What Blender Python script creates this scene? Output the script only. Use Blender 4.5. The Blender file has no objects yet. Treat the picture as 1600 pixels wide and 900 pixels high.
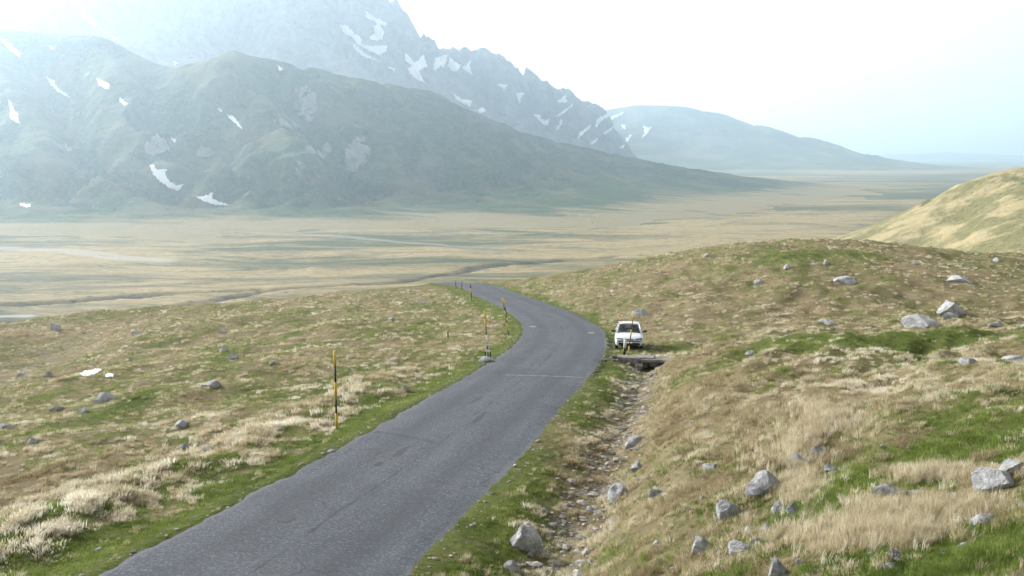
import bpy, bmesh, math, random
import numpy as np
from mathutils import Vector, Matrix

# ------------------------------------------------------------------ camera, sky, sun, exposure
SC = bpy.context.scene
COL = SC.collection
F, PITCH = 1555.6, math.radians(7.69)
cam_d = bpy.data.cameras.new('camera'); cam = bpy.data.objects.new('camera', cam_d); COL.objects.link(cam)
cam_d.sensor_width = 36; cam_d.lens = 35; cam_d.clip_start = 0.1; cam_d.clip_end = 80000
cam.rotation_euler = (math.pi/2 - PITCH, 0, 0)
SC.camera = cam

SUN_EL, SUN_AZ = math.radians(23), math.radians(-47)      # azimuth from +Y, negative = left
W = bpy.data.worlds.new('World'); SC.world = W; W.use_nodes = True
wn = W.node_tree.nodes; wl = W.node_tree.links
sky = wn.new('ShaderNodeTexSky'); sky.sky_type = 'NISHITA'; sky.sun_disc = False
sky.sun_elevation = SUN_EL; sky.sun_rotation = SUN_AZ
sky.altitude = 1500; sky.air_density = 1.0; sky.dust_density = 9.0; sky.ozone_density = 1.0
bw = wn.new('ShaderNodeRGBToBW'); wl.new(sky.outputs[0], bw.inputs[0])
wtc = wn.new('ShaderNodeTexCoord'); wmp = wn.new('ShaderNodeMapping'); wmp.inputs['Scale'].default_value = (1, 1, 4); wl.new(wtc.outputs['Generated'], wmp.inputs[0])
wno = wn.new('ShaderNodeTexNoise'); wno.inputs['Scale'].default_value = 2.6; wno.inputs['Detail'].default_value = 6; wl.new(wmp.outputs[0], wno.inputs['Vector'])
wra = wn.new('ShaderNodeMapRange'); wra.inputs[1].default_value = .3; wra.inputs[2].default_value = .7; wra.inputs[3].default_value = 1.55; wra.inputs[4].default_value = 2.2; wl.new(wno.outputs['Fac'], wra.inputs[0])
wmu = wn.new('ShaderNodeMath'); wmu.operation = 'MULTIPLY'; wl.new(bw.outputs[0], wmu.inputs[0]); wl.new(wra.outputs[0], wmu.inputs[1])
wmx = wn.new('ShaderNodeMix'); wmx.data_type = 'RGBA'; wmx.inputs[0].default_value = .93
wti = wn.new('ShaderNodeMix'); wti.data_type = 'RGBA'; wti.blend_type = 'MULTIPLY'; wti.inputs[0].default_value = 1; wti.inputs[7].default_value = (1.04, 1.0, .96, 1); wl.new(wmu.outputs[0], wti.inputs[6])
wl.new(sky.outputs[0], wmx.inputs[6]); wl.new(wti.outputs[2], wmx.inputs[7])
wl.new(wmx.outputs[2], wn['Background'].inputs[0]); wn['Background'].inputs[1].default_value = 0.13
sun_d = bpy.data.lights.new('sun', 'SUN'); sun_d.energy = 4.8; sun_d.angle = math.radians(1.6); sun_d.color = (1.0, 0.95, 0.87)
sun = bpy.data.objects.new('sun', sun_d); COL.objects.link(sun)
sdir = Vector((math.sin(SUN_AZ)*math.cos(SUN_EL), math.cos(SUN_AZ)*math.cos(SUN_EL), math.sin(SUN_EL)))
sun.rotation_euler = sdir.to_track_quat('Z', 'Y').to_euler()
SC.view_settings.view_transform = 'Standard'; SC.view_settings.look = 'None'
SC.view_settings.exposure = .84; SC.view_settings.gamma = 1.0
SC.cycles.use_denoising = True
SC.cycles.volume_bounces = 4; SC.cycles.max_bounces = 6
HAZE_DENSITY = 1.1e-4

# ------------------------------------------------------------------ numeric helpers
rng = np.random.default_rng(7); random.seed(7)
_perm = {}
def _tab(seed):
    if seed not in _perm:
        r = np.random.default_rng(1000+seed); p = r.permutation(256); a = r.random(256)*2*np.pi
        _perm[seed] = (np.concatenate([p, p]), np.cos(a), np.sin(a))
    return _perm[seed]
def perlin(x, y, seed=0):
    p, gx, gy = _tab(seed)
    x = np.asarray(x, float); y = np.asarray(y, float)
    xi = np.floor(x).astype(int); yi = np.floor(y).astype(int); fx = x-xi; fy = y-yi
    u = fx*fx*fx*(fx*(fx*6-15)+10); v = fy*fy*fy*(fy*(fy*6-15)+10)
    xi &= 255; yi &= 255
    def g(i, j, a, b):
        h = p[p[(xi+i) & 255]+((yi+j) & 255)]
        return gx[h]*a+gy[h]*b
    return 1.5*((g(0,0,fx,fy)*(1-u)+g(1,0,fx-1,fy)*u)*(1-v)+(g(0,1,fx,fy-1)*(1-u)+g(1,1,fx-1,fy-1)*u)*v)
def fbm(x, y, seed=0, oct=4, gain=.5):
    s = 0; a = 1; f = 1
    for o in range(oct): s = s+a*perlin(x*f+o*17.3, y*f-o*9.1, seed+o); a *= gain; f *= 2.03
    return s
def ridged(x, y, seed=0, oct=3):
    s = 0; a = 1; f = 1; t = 0
    for o in range(oct): s = s+a*(1-np.abs(perlin(x*f+o*11.7, y*f+o*5.3, seed+o))*1.6); t += a; a *= .5; f *= 2.1
    return s/t
def sstep(a, b, x): t = np.clip((x-a)/(b-a), 0, 1); return t*t*(3-2*t)
def smin(a, b, k): h = np.clip(.5+.5*(b-a)/k, 0, 1); return b*(1-h)+a*h-k*h*(1-h)
def smax(a, b, k): return -smin(-a, -b, k)
CP, SP = math.cos(PITCH), math.sin(PITCH)
def ray(u, v):
    dx = (np.asarray(u, float)-800)/F; dy = (450-np.asarray(v, float))/F
    return dx, CP+dy*SP, -SP+dy*CP
def at(u, v, Y):                                   # photo direction carried out to plan depth Y
    a, b, c = ray(u, v); t = Y/b
    return np.array([a*t, b*t, c*t])

# ------------------------------------------------------------------ object helpers
def link(o, parent=None):
    COL.objects.link(o)
    if parent is not None: o.parent = parent
    return o
def mesh_obj(name, verts, faces, mat=None, parent=None, smooth=True):
    me = bpy.data.meshes.new(name)
    me.from_pydata([tuple(map(float, v)) for v in verts], [], [tuple(map(int, f)) for f in faces]); me.update()
    if smooth: me.polygons.foreach_set('use_smooth', [True]*len(me.polygons))
    if mat is not None: me.materials.append(mat)
    return link(bpy.data.objects.new(name, me), parent)
def grid_obj(name, X, Y, Z, mat, keep=None, attrs=None):
    ny, nx = X.shape
    me = bpy.data.meshes.new(name)
    idx = np.arange(nx*ny).reshape(ny, nx)
    q = np.stack([idx[:-1,:-1], idx[:-1,1:], idx[1:,1:], idx[1:,:-1]], -1).reshape(-1, 4)
    if keep is not None: q = q[keep.reshape(-1)[q].any(1)]
    used = np.unique(q); remap = -np.ones(nx*ny, int); remap[used] = np.arange(len(used)); q = remap[q]
    co = np.stack([X, Y, Z], -1).reshape(-1, 3)[used]
    me.vertices.add(len(co)); me.vertices.foreach_set('co', co.astype(np.float32).ravel())
    me.loops.add(q.size); me.loops.foreach_set('vertex_index', q.astype(np.int32).ravel())
    me.polygons.add(len(q)); me.polygons.foreach_set('loop_start', (np.arange(len(q))*4).astype(np.int32))
    me.polygons.foreach_set('use_smooth', np.ones(len(q), bool))
    me.update(calc_edges=True)
    for k, a in (attrs or {}).items():
        at_ = me.attributes.new(k, 'FLOAT', 'POINT'); at_.data.foreach_set('value', a.reshape(-1)[used].astype(np.float32))
    me.materials.append(mat)
    return link(bpy.data.objects.new(name, me))
def bm_obj(name, bm, mat, parent=None, smooth=False):
    me = bpy.data.meshes.new(name); bm.normal_update(); bm.to_mesh(me); bm.free()
    if smooth: me.polygons.foreach_set('use_smooth', [True]*len(me.polygons))
    me.materials.append(mat)
    return link(bpy.data.objects.new(name, me), parent)
def tag(o, label, cat, group=None):
    o['label'] = label; o['category'] = cat
    if group: o['group'] = group
    return o
def structure(o): o['kind'] = 'structure'; return o
def stuff(o, label, cat): o['kind'] = 'stuff'; o['label'] = label; o['category'] = cat; return o
def empty(name, loc, rz=0):
    o = bpy.data.objects.new(name, None); o.empty_display_size = .2
    o.location = loc; o.rotation_euler = (0, 0, rz); return link(o)

# ------------------------------------------------------------------ material helpers
class NT:
    def __init__(s, name):
        s.m = bpy.data.materials.new(name); s.m.use_nodes = True
        s.n = s.m.node_tree.nodes; s.l = s.m.node_tree.links; s.b = s.n['Principled BSDF']; s.b.inputs['Roughness'].default_value = .85
        s.b.inputs['Specular IOR Level'].default_value = .25
    def link(s, a, b): s.l.new(a, b)
    def val(s, x, sock):
        if hasattr(x, 'is_output'): s.l.new(x, sock)
        else: sock.default_value = x
    def pos(s, scale=(1,1,1)):
        g = s.n.new('ShaderNodeNewGeometry'); mp = s.n.new('ShaderNodeMapping'); mp.inputs['Scale'].default_value = scale
        s.l.new(g.outputs['Position'], mp.inputs[0]); return mp.outputs[0]
    def objco(s, scale=(1,1,1)):
        g = s.n.new('ShaderNodeTexCoord'); mp = s.n.new('ShaderNodeMapping'); mp.inputs['Scale'].default_value = scale
        s.l.new(g.outputs['Object'], mp.inputs[0]); return mp.outputs[0]
    def noise(s, vec, scale, detail=4, rough=.55, dist=0):
        t = s.n.new('ShaderNodeTexNoise'); s.l.new(vec, t.inputs['Vector']); t.inputs['Scale'].default_value = scale
        t.inputs['Detail'].default_value = detail; t.inputs['Roughness'].default_value = rough; t.inputs['Distortion'].default_value = dist
        return t.outputs['Fac']
    def attr(s, name, kind='GEOMETRY', out='Fac'):
        a = s.n.new('ShaderNodeAttribute'); a.attribute_name = name; a.attribute_type = kind; return a.outputs[out]
    def rng(s, x, a, b, c=0, d=1):
        t = s.n.new('ShaderNodeMapRange'); s.l.new(x, t.inputs[0]); t.inputs[1].default_value = a; t.inputs[2].default_value = b
        t.inputs[3].default_value = c; t.inputs[4].default_value = d; return t.outputs[0]
    def math(s, op, a, b=0.0, clamp=False):
        t = s.n.new('ShaderNodeMath'); t.operation = op; t.use_clamp = clamp; s.val(a, t.inputs[0]); s.val(b, t.inputs[1]); return t.outputs[0]
    def mix(s, f, a, b, mode='MIX'):
        t = s.n.new('ShaderNodeMix'); t.data_type = 'RGBA'; t.blend_type = mode
        s.val(f, t.inputs[0])
        for x, k in ((a, 6), (b, 7)):
            if hasattr(x, 'is_output'): s.l.new(x, t.inputs[k])
            else: t.inputs[k].default_value = (*x, 1)
        return t.outputs[2]
    def color(s, c):
        if hasattr(c, 'is_output'): s.l.new(c, s.b.inputs['Base Color'])
        else: s.b.inputs['Base Color'].default_value = (*c, 1)
    def bump(s, h, strength=.5, dist=.05):
        t = s.n.new('ShaderNodeBump'); s.l.new(h, t.inputs['Height']); t.inputs['Strength'].default_value = strength; t.inputs['Distance'].default_value = dist
        s.l.new(t.outputs[0], s.b.inputs['Normal'])
def flat(name, c, rough=.6, metal=0, vary=.12, scale=8):
    t = NT(name); n = t.noise(t.objco(), scale, 5)
    t.color(t.mix(t.rng(n, .3, .7), tuple(x*(1-vary) for x in c), tuple(min(1, x*(1+vary)) for x in c)))
    t.b.inputs['Roughness'].default_value = rough; t.b.inputs['Metallic'].default_value = metal
    return t.m

# ------------------------------------------------------------------ near land: shape
PLAIN = -120.0
def plane(Y): return -(5.97+.09*Y)
def on_plane(u, v):
    a, b, c = ray(u, v); t = -5.97/(c+.09*b); return a*t, b*t
LE = [(140,900),(300,812),(420,742),(520,690),(620,632),(700,597),(760,565),(800,540),(817,520),(812,503),(790,488),(762,473),(742,463),(732,455),(722,448)]
RE = [(640,900),(720,835),(800,762),(860,700),(900,640),(930,590),(948,560),(953,540),(946,518),(922,500),(888,484),(850,470),(818,461),(796,455),(782,449)]
lw = np.array([on_plane(*p) for p in LE]); rw = np.array([on_plane(*p) for p in RE])
def resample(p, n):
    s = np.concatenate([[0], np.cumsum(np.hypot(*np.diff(p, axis=0).T))]); t = np.linspace(0, s[-1], n)
    return np.stack([np.interp(t, s, p[:,0]), np.interp(t, s, p[:,1])], 1)
lw = resample(lw, 400); rw = resample(rw, 400)
ctr = []
for p in lw[::4]:
    j = np.argmin(np.hypot(*(rw-p).T)); ctr.append((p+rw[j])/2)
ctr = np.array(ctr)
d0 = ctr[6]-ctr[0]; d0 /= np.hypot(*d0); d1 = ctr[-1]-ctr[-8]; d1 /= np.hypot(*d1)
head = np.array([ctr[0]-d0*k for k in (40, 30, 20, 10, 5)])
tail = []; p = ctr[-1].copy(); a = math.atan2(d1[1], d1[0])
for k in range(14):
    a += .07; p = p+3.0*np.array([math.cos(a), math.sin(a)]); tail.append(p.copy())
ctr = resample(np.vstack([head, ctr, np.array(tail)]), 260)
for _ in range(14): ctr[1:-1] = .25*ctr[:-2]+.5*ctr[1:-1]+.25*ctr[2:]
ctr = resample(ctr, 420)
HALF = 2.82
_tan = np.gradient(ctr, axis=0); _tan /= np.hypot(*_tan.T)[:,None]
_nrm = np.stack([_tan[:,1], -_tan[:,0]], 1)            # to the right
def road_sd(X, Y):
    X = np.asarray(X, float); Y = np.asarray(Y, float); sh = X.shape
    x = X.ravel(); y = Y.ravel(); out = np.empty(len(x))
    c = ctr[::3]; n = _nrm[::3]
    for i in range(0, len(x), 20000):
        dx = x[i:i+20000,None]-c[None,:,0]; dy = y[i:i+20000,None]-c[None,:,1]
        d2 = dx*dx+dy*dy; j = d2.argmin(1); k = np.arange(len(j))
        lat = dx[k,j]*n[j,0]+dy[k,j]*n[j,1]
        far = np.sqrt(d2[k,j]); out[i:i+20000] = np.where(far < 4, lat, np.sign(lat)*np.maximum(far, np.abs(lat)))
    return out.reshape(sh)
HOLES = [(1.93, 7.55, .42, .26, .30), (3.05, 8.9, .45, .2, .22), (3.75, 9.6, .35, .16, .18), (6.3, 27.5, .9, .35, .3)]
CULV = (58.2-6.6)          # plan depth of the culvert face
def ground_z(X, Y, sd=None, fine=True):
    X = np.asarray(X, float); Y = np.asarray(Y, float)
    if sd is None: sd = road_sd(X, Y)
    P = plane(Y)
    n1 = fbm(X/17, Y/17, 3, 3); n2 = fbm(X/4.2, Y/5.5, 9, 3); n3 = fbm(X/.9, Y/1.1, 21, 2)
    # left meadow
    dl = np.maximum(0, -sd-HALF)
    left = P-.12*sstep(0, 1.2, dl)-.05*dl-.02*np.maximum(0, dl-14)+n1*.55*sstep(3, 16, dl)+n2*.2*sstep(1, 6, dl)
    gx = X+35+.25*(Y-62); left = left-1.5*np.exp(-(gx/6.5)**2)*sstep(40, 58, Y)*(1-sstep(95, 125, Y))
    left = left+.35*np.exp(-((dl-3.2)/1.6)**2)*np.clip(.4+n2, 0, 1)*(1-sstep(35, 60, Y))
    # right: verge, ditch, bank, mound
    dr = np.maximum(0, sd-HALF)
    dt = 1-sstep(CULV-1, CULV+.8, Y)
    depth = .6*np.exp(-((dr-2.4)/1.3)**2)*dt
    flat_w = 2.3+3.4*sstep(CULV-2, CULV+2, Y)*(1-sstep(66, 80, Y))-1.5*sstep(66, 80, Y)
    rise = P-depth+(.44-.08*sstep(CULV, CULV+10, Y))*np.maximum(0, dr-flat_w)
    terr = ridged((X*.8-Y*.45)/2.3, (X*.45+Y*.8)/7.5, 15, 2)-.6
    bank = -(1.65+.163*Y)+.035*np.maximum(X, -20)+n1*.35*sstep(4, 14, Y)+n2*.26*sstep(2.5, 7, Y)+.30*terr*sstep(5, 12, Y)
    A = np.interp(X, [-10, 2, 9, 18, 26, 33, 42, 56, 90, 160], [0, .6, 1.9, 3.7, 5.6, 6.5, 6.2, 4.9, 5.0, 3])
    mound = A*sstep(48, 124, Y)+n1*.4*sstep(50, 70, Y)+n2*.13
    right = smin(rise, smax(bank, P+mound, 1.0), 1.5)+(n2*.16+.22*terr)*sstep(2.6, 6, dr)
    for hx, hy, ra, rb, dp in HOLES: right = right-dp*np.exp(-(((X-hx)/ra)**2+((Y-hy)/rb)**2)**2)
    z = np.where(sd < 0, left, right)
    if fine: z = z+n3*.045*sstep(.3, 2.0, np.maximum(dl, dr))
    road = np.abs(sd)-HALF
    z = np.where(road < 0, P-.09*sstep(0, .35, -road)+.012, z+.012)
    # the land falls away to the plain behind its crest
    edge = np.interp(X, [-160, -60, -25, -6, 10, 30, 60, 160], [96, 118, 132, 150, 142, 126, 112, 100])+n1*4
    q = np.maximum(0, Y-edge); z = z-.30*q*q/(q+34)
    q = np.maximum(0, -X-95); z = z-.25*q*q/(q+20)
    q = np.maximum(0, X-150); z = z-.3*q*q/(q+20)
    return z
def hit_ground(u, v):
    u = np.atleast_1d(np.asarray(u, float)); v = np.atleast_1d(np.asarray(v, float))
    a, b, c = ray(u, v)
    ys = np.geomspace(2.2, 190, 420)
    t = ys[None]/b[:,None]; X = a[:,None]*t; Z = c[:,None]*t; Yg = np.broadcast_to(ys[None], X.shape)
    below = Z < ground_z(X, Yg)
    i = np.where(below.any(1), below.argmax(1), 300)
    lo = ys[np.maximum(i-1, 0)]; hi = ys[i]
    for _ in range(14):
        m = (lo+hi)/2; tt = m/b; bl = c*tt < ground_z(a*tt, m); hi = np.where(bl, m, hi); lo = np.where(bl, lo, m)
    tt = hi/b
    return np.stack([a*tt, hi, ground_z(a*tt, hi)], 1)

# colour cover of the near land: where turf is green, where soil or gravel lies bare
def ell(X, Y, c, rx, ry, rot=0):
    dx = X-c[0]; dy = Y-c[1]; ca, sa = math.cos(rot), math.sin(rot)
    return np.exp(-(((dx*ca+dy*sa)/rx)**2+((-dx*sa+dy*ca)/ry)**2)*1.2)
def cover(X, Y, sd, blobs):
    g = .36+.34*fbm(X/2.2, Y/9.5, 31, 4)+.22*fbm(X/11, Y/22, 37, 2)+.28*fbm(X/.8, Y/1.4, 39, 2)
    g = g+.05*(sd < 0)
    dl = -sd-HALF; dr = sd-HALF
    wob = .7*fbm(X/1.3, Y/1.9, 41, 2)+.5*fbm(X/.4, Y/.5, 43, 2)
    g = g+.75*(1-sstep(.8, 2.2, dl+1.3*wob))*(dl > -.5)*(sd < 0)
    pale = np.exp(-((dl-3.6)/1.9)**2)*(sd < 0)*(1-sstep(38, 55, Y))
    g = g-.9*pale*(fbm(X/.75, Y/1.05, 45, 2)-.02)
    g = g+.6*(1-sstep(.5, 2.0, dr+wob*1.2))*(sd > 0)
    g = g-.22*np.exp(-((dr-4.6)/2.4)**2)*(sd > 0)*(Y < 48)
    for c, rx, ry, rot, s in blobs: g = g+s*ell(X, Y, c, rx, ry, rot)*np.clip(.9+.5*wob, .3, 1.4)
    bare = 1.0*np.exp(-((dr-2.2+.5*wob)/.95)**2)*(sd > 0)*(1-sstep(CULV-3, CULV, Y))*np.clip(.38+1.3*fbm(X/1.1, Y/1.6, 51, 3), 0, 1)
    bare = bare+np.clip(fbm(X/5, Y/9, 57, 3)-.7, 0, 1)*1.2*(np.abs(sd) > 5)
    gx = X+35+.25*(Y-62); bare = bare+.8*np.exp(-(gx/5)**2)*sstep(40, 58, Y)*(1-sstep(95, 120, Y))*np.clip(.6+wob, 0, 1)
    for hx, hy, ra, rb, dp in HOLES: bare = bare+1.2*np.exp(-(((X-hx)/ra)**2+((Y-hy)/rb)**2)**2)
    return np.clip(g, 0, 1), np.clip(bare, 0, 1), np.clip(pale, 0, 1)

gp = lambda u, v: hit_ground(u, v)[0]
BLOBS = [(gp(1400,528), 12, 3.2, .0, .8), (gp(1230,400), 9, 7, 0, .7), (gp(1480,725), 2.6, 1.1, .1, .9), (gp(1560,860), 1.8, 1.2, 0, .9),
         (gp(1300,870), 1.5, .7, 0, .6), (gp(1340,745), 1.2, .8, 0, .6), (gp(1060,545), 3.5, 1.6, 0, .7), (gp(700,480), 3, 7, .3, .3),
         (gp(340,560), 1.2, 12, .1, .4), (gp(420,555), 1.0, 8, -.2, .4), (gp(190,640), 1.5, 4, 0, .35), (gp(1350,830), 1.5, .45, .1, -1.1),
         (gp(1460,742), 1.0, .3, 0, -1.0), (gp(1100,650), 2.5, 6, .4, -.4), (gp(780,500), 3, 12, 0, -.3), (gp(1100,490), 10, 9, 0, -.25), (gp(80,518), 14, 8, 0, -.5)]  # last blob paints a sunlit patch on the far left meadow as straw

# ------------------------------------------------------------------ near land: materials and meshes
def ground_material():
    t = NT('meadow'); p = t.pos()
    fine = t.noise(p, 9, 6, .7); mid = t.noise(t.pos((1, .45, 1)), .9, 5, .6); big = t.noise(p, .12, 3)
    micro = t.noise(p, 60, 4, .7)
    straw = t.mix(t.rng(mid, .3, .7), (.11, .09, .048), (.28, .235, .135))
    straw = t.mix(t.rng(big, .35, .65, 0, .5), straw, (.20, .15, .085))
    green = t.mix(t.rng(mid, .3, .7), (.055, .072, .018), (.13, .15, .04))
    soil = t.mix(t.rng(fine, .3, .7), (.10, .075, .05), (.30, .27, .235))
    gm = t.math('ADD', t.attr('green'), t.math('MULTIPLY', t.math('SUBTRACT', fine, .5), .9))
    c = t.mix(t.rng(gm, .25, .85), straw, green)
    bm_ = t.math('ADD', t.attr('bare'), t.math('MULTIPLY', t.math('SUBTRACT', fine, .5), .8))
    c = t.mix(t.rng(bm_, .42, .75), c, soil)
    c = t.mix(t.rng(micro, .3, .7, 0, .55), c, t.mix(.5, c, (.04, .035, .02), 'MIX'))
    t.color(c); t.b.inputs['Roughness'].default_value = 1.0; t.b.inputs['Specular IOR Level'].default_value = .05
    h = t.math('ADD', t.math('MULTIPLY', fine, .6), t.math('MULTIPLY', mid, .8))
    t.bump(t.math('ADD', h, t.math('MULTIPLY', micro, .25)), .9, .16)
    return t.m
M_GROUND = ground_material()
def warp(a, b, n, c0):                              # spacing fine near c0, coarse far off
    s = np.linspace(-1, 1, n); k = 3.6
    f = np.sinh(k*s)/np.sinh(k)
    return np.where(f < 0, c0+(c0-a)*f, c0+(b-c0)*f)
gxs = warp(-330, 330, 620, 2.0); gys = np.concatenate([np.linspace(-14, 70, 420)[:-1], 70+(520-70)*np.linspace(0, 1, 200)**1.8])
GX, GY = np.meshgrid(gxs, gys)
GSD = road_sd(GX, GY); GZ = ground_z(GX, GY, GSD)
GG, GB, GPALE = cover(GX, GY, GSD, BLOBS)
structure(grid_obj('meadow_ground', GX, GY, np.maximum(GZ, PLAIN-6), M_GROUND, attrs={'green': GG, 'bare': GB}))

# road
def road_material():
    t = NT('asphalt')
    uv = t.n.new('ShaderNodeUVMap'); uv.uv_map = 'UVMap'
    sep = t.n.new('ShaderNodeSeparateXYZ'); t.link(uv.outputs[0], sep.inputs[0]); ac = sep.outputs[0]; al = sep.outputs[1]
    mp = t.n.new('ShaderNodeMapping'); mp.inputs['Scale'].default_value = (1.0, .07, 1); t.link(uv.outputs[0], mp.inputs[0])
    p = t.pos()
    streak = t.noise(mp.outputs[0], 1.6, 5, .6); blot = t.noise(p, .35, 4, .6); grit = t.noise(p, 15, 4, .85); grit2 = t.noise(p, 75, 2, .8)
    c = t.mix(t.rng(streak, .3, .7), (.045, .053, .068), (.088, .099, .121))
    c = t.mix(t.rng(blot, .35, .7, 0, .6), c, (.10, .106, .118))
    c = t.mix(t.rng(grit, .50, .62, 0, .9), c, (.19, .20, .215))
    c = t.mix(t.rng(grit2, .35, .62, .55, 0), c, (.03, .03, .034))
    trk = t.math('ABSOLUTE', t.math('SUBTRACT', t.math('ABSOLUTE', ac), 1.35))
    c = t.mix(t.math('MULTIPLY', t.rng(trk, .15, .6, .5, 0), t.rng(streak, .3, .65)), c, (.038, .04, .046))
    vo = t.n.new('ShaderNodeTexVoronoi'); vo.feature = 'DISTANCE_TO_EDGE'; vo.inputs['Scale'].default_value = .55; wv = t.n.new('ShaderNodeVectorMath'); wv.operation = 'ADD'; nz = t.n.new('ShaderNodeTexNoise'); nz.inputs['Scale'].default_value = 1.3; nz.inputs['Detail'].default_value = 5; t.link(p, nz.inputs['Vector']); t.link(p, wv.inputs[0]); t.link(nz.outputs['Color'], wv.inputs[1]); t.link(wv.outputs[0], vo.inputs['Vector'])
    c = t.mix(t.math('MULTIPLY', t.rng(vo.outputs['Distance'], .0, .014, .8, 0), t.rng(blot, .5, .6)), c, (.02, .02, .022))
    pt2 = t.noise(p, .16, 2, .4); c = t.mix(t.rng(pt2, .60, .63, 0, .15), c, (.035, .037, .042))
    off = t.math('ABSOLUTE', t.math('ADD', ac, t.math('MULTIPLY', t.math('SUBTRACT', t.noise(mp.outputs[0], 4, 3), .5), .5)))
    joint = t.rng(off, .0, .035, .75, 0)
    c = t.mix(t.math('MULTIPLY', joint, t.rng(blot, .42, .55)), c, (.028, .028, .03))
    ed = t.math('ABSOLUTE', ac)
    c = t.mix(t.math('MULTIPLY', t.rng(ed, 2.5, 2.75, 0, .5), t.rng(streak, .35, .6)), c, (.19, .188, .18))
    t.color(c); t.b.inputs['Roughness'].default_value = .95; t.b.inputs['Specular IOR Level'].default_value = .08
    t.bump(t.math('ADD', grit, t.math('MULTIPLY', grit2, .5)), .5, .02)
    return t.m
M_ROAD = road_material()
na = 15
offs = np.linspace(-1, 1, na)
rv = []; ruv = []
S = np.concatenate([[0], np.cumsum(np.hypot(*np.diff(ctr, axis=0).T))])
cc = resample(ctr, 1300); ss = np.linspace(0, S[-1], 1300); tt_ = np.gradient(cc, axis=0); tt_ /= np.hypot(*tt_.T)[:,None]
nn = np.stack([tt_[:,1], -tt_[:,0]], 1)
wl_ = HALF+.24*fbm(ss/.9, ss*0+.3, 61, 4, .65); wr_ = HALF+.24*fbm(ss/.9, ss*0+5.4, 65, 4, .65)
for i in range(len(cc)):
    for o in offs:
        w = o*(wl_[i] if o < 0 else wr_[i]); q = cc[i]+nn[i]*w
        z = plane(q[1])+.035*(1-abs(o)**2)+.012-(.05 if abs(o) > .999 else 0)
        fall = ground_z(np.array([q[0]]), np.array([q[1]]), np.array([min(abs(w), HALF-.4)*0.0]))[0] if q[1] > 128 else None
        if fall is not None: z = min(z, fall+.12+.035*(1-abs(o)**2))
        rv.append((q[0], q[1], z)); ruv.append((w, ss[i]))
rf = [(i*na+j, i*na+j+1, (i+1)*na+j+1, (i+1)*na+j) for i in range(len(cc)-1) for j in range(na-1)]
road = mesh_obj('road', rv, [f[::-1] if False else f for f in rf], M_ROAD)
uvl = road.data.uv_layers.new(name='UVMap')
for lp in road.data.loops: uvl.data[lp.index].uv = ruv[lp.vertex_index]
structure(road)
def road_at(s, w):
    q = np.array([np.interp(s, ss, cc[:,0]), np.interp(s, ss, cc[:,1])]); n = np.array([np.interp(s, ss, nn[:,0]), np.interp(s, ss, nn[:,1])])
    q = q+n*w; return np.array([q[0], q[1], plane(q[1])+.035*(1-(w/HALF)**2)+.012])
def road_uv(u, v):
    x, y = on_plane(u, v); i = np.argmin(np.hypot(cc[:,0]-x, cc[:,1]-y)); return ss[i], (np.array([x, y])-cc[i])@nn[i]

# ------------------------------------------------------------------ valley plain
def plain_material():
    t = NT('valley_plain'); p1 = t.pos((.4, 1, 1)); p2 = t.pos((.8, 1, 1)); p = t.pos()
    band = t.noise(p1, .013, 9, .72, 1.2); fine = t.noise(p2, .11, 8, .8); spots = t.noise(t.pos((.5, 1, 1)), .11, 4, .65)
    big = t.noise(p1, .0022, 3, .5)
    straw = t.mix(t.rng(fine, .3, .7), (.20, .155, .075), (.42, .33, .17))
    green = t.mix(t.rng(fine, .3, .7), (.045, .058, .025), (.11, .115, .05))
    grav = (.36, .34, .32)
    f = t.math('ADD', t.math('ADD', band, t.math('MULTIPLY', t.math('SUBTRACT', big, .5), .9)), t.math('MULTIPLY', t.attr('straw'), .26))  # attribute holds straw growth plus sunlit patches put into the colour
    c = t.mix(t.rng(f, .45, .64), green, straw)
    br = t.noise(t.pos((.2, 1, 1)), .03, 6, .7, .5); c = t.mix(t.rng(br, .52, .62, 0, .75), c, (.12, .10, .06))
    c = t.mix(t.rng(spots, .61, .66, 0, .85), c, (.04, .045, .025))
    c = t.mix(t.attr('gravel'), c, grav)
    c = t.mix(t.attr('stream'), c, (.035, .04, .035))
    t.color(c); t.b.inputs['Roughness'].default_value = 1; t.b.inputs['Specular IOR Level'].default_value = .05
    t.bump(fine, .6, 3.0)
    return t.m
pu = np.linspace(-1.5, 1.5, 520)
py = np.concatenate([np.geomspace(380, 3000, 330), np.geomspace(3060, 20400, 60)])
PU, PY = np.meshgrid(pu, py); PX = np.clip(PU*PY*.8, -8500, 15500)
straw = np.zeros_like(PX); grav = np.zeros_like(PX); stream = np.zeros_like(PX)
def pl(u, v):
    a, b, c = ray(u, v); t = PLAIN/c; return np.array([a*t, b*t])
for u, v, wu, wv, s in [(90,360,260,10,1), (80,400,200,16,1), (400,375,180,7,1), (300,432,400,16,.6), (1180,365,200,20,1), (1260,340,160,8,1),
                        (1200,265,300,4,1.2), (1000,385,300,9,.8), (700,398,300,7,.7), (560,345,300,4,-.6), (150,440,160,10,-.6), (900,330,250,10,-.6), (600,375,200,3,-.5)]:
    c = pl(u, v); w = abs(pl(u+wu, v)[0]-c[0]); h = abs(pl(u, v-wv)[1]-c[1]); straw += s*np.exp(-((PX-c[0])/w)**2-((PY-c[1])/h)**2)  # straw blobs also paint sunlit patches into the plain's colour
PZ = PLAIN+3*fbm(PX/300, PY/200, 71, 3)*sstep(500, 900, PY)
def streak(pts, wpx, arr, s):
    pts = np.array([pl(*p) for p in pts]); pts = resample(pts, 70)
    seg = np.sqrt(((PX[...,None]-pts[:,0])**2+((PY[...,None]-pts[:,1])*1.0)**2).min(-1))+14*fbm(PX/60, PY/30, 77, 2)*.4
    np.maximum(arr, s*(1-sstep(wpx*.5, wpx, seg)), out=arr)
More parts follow.
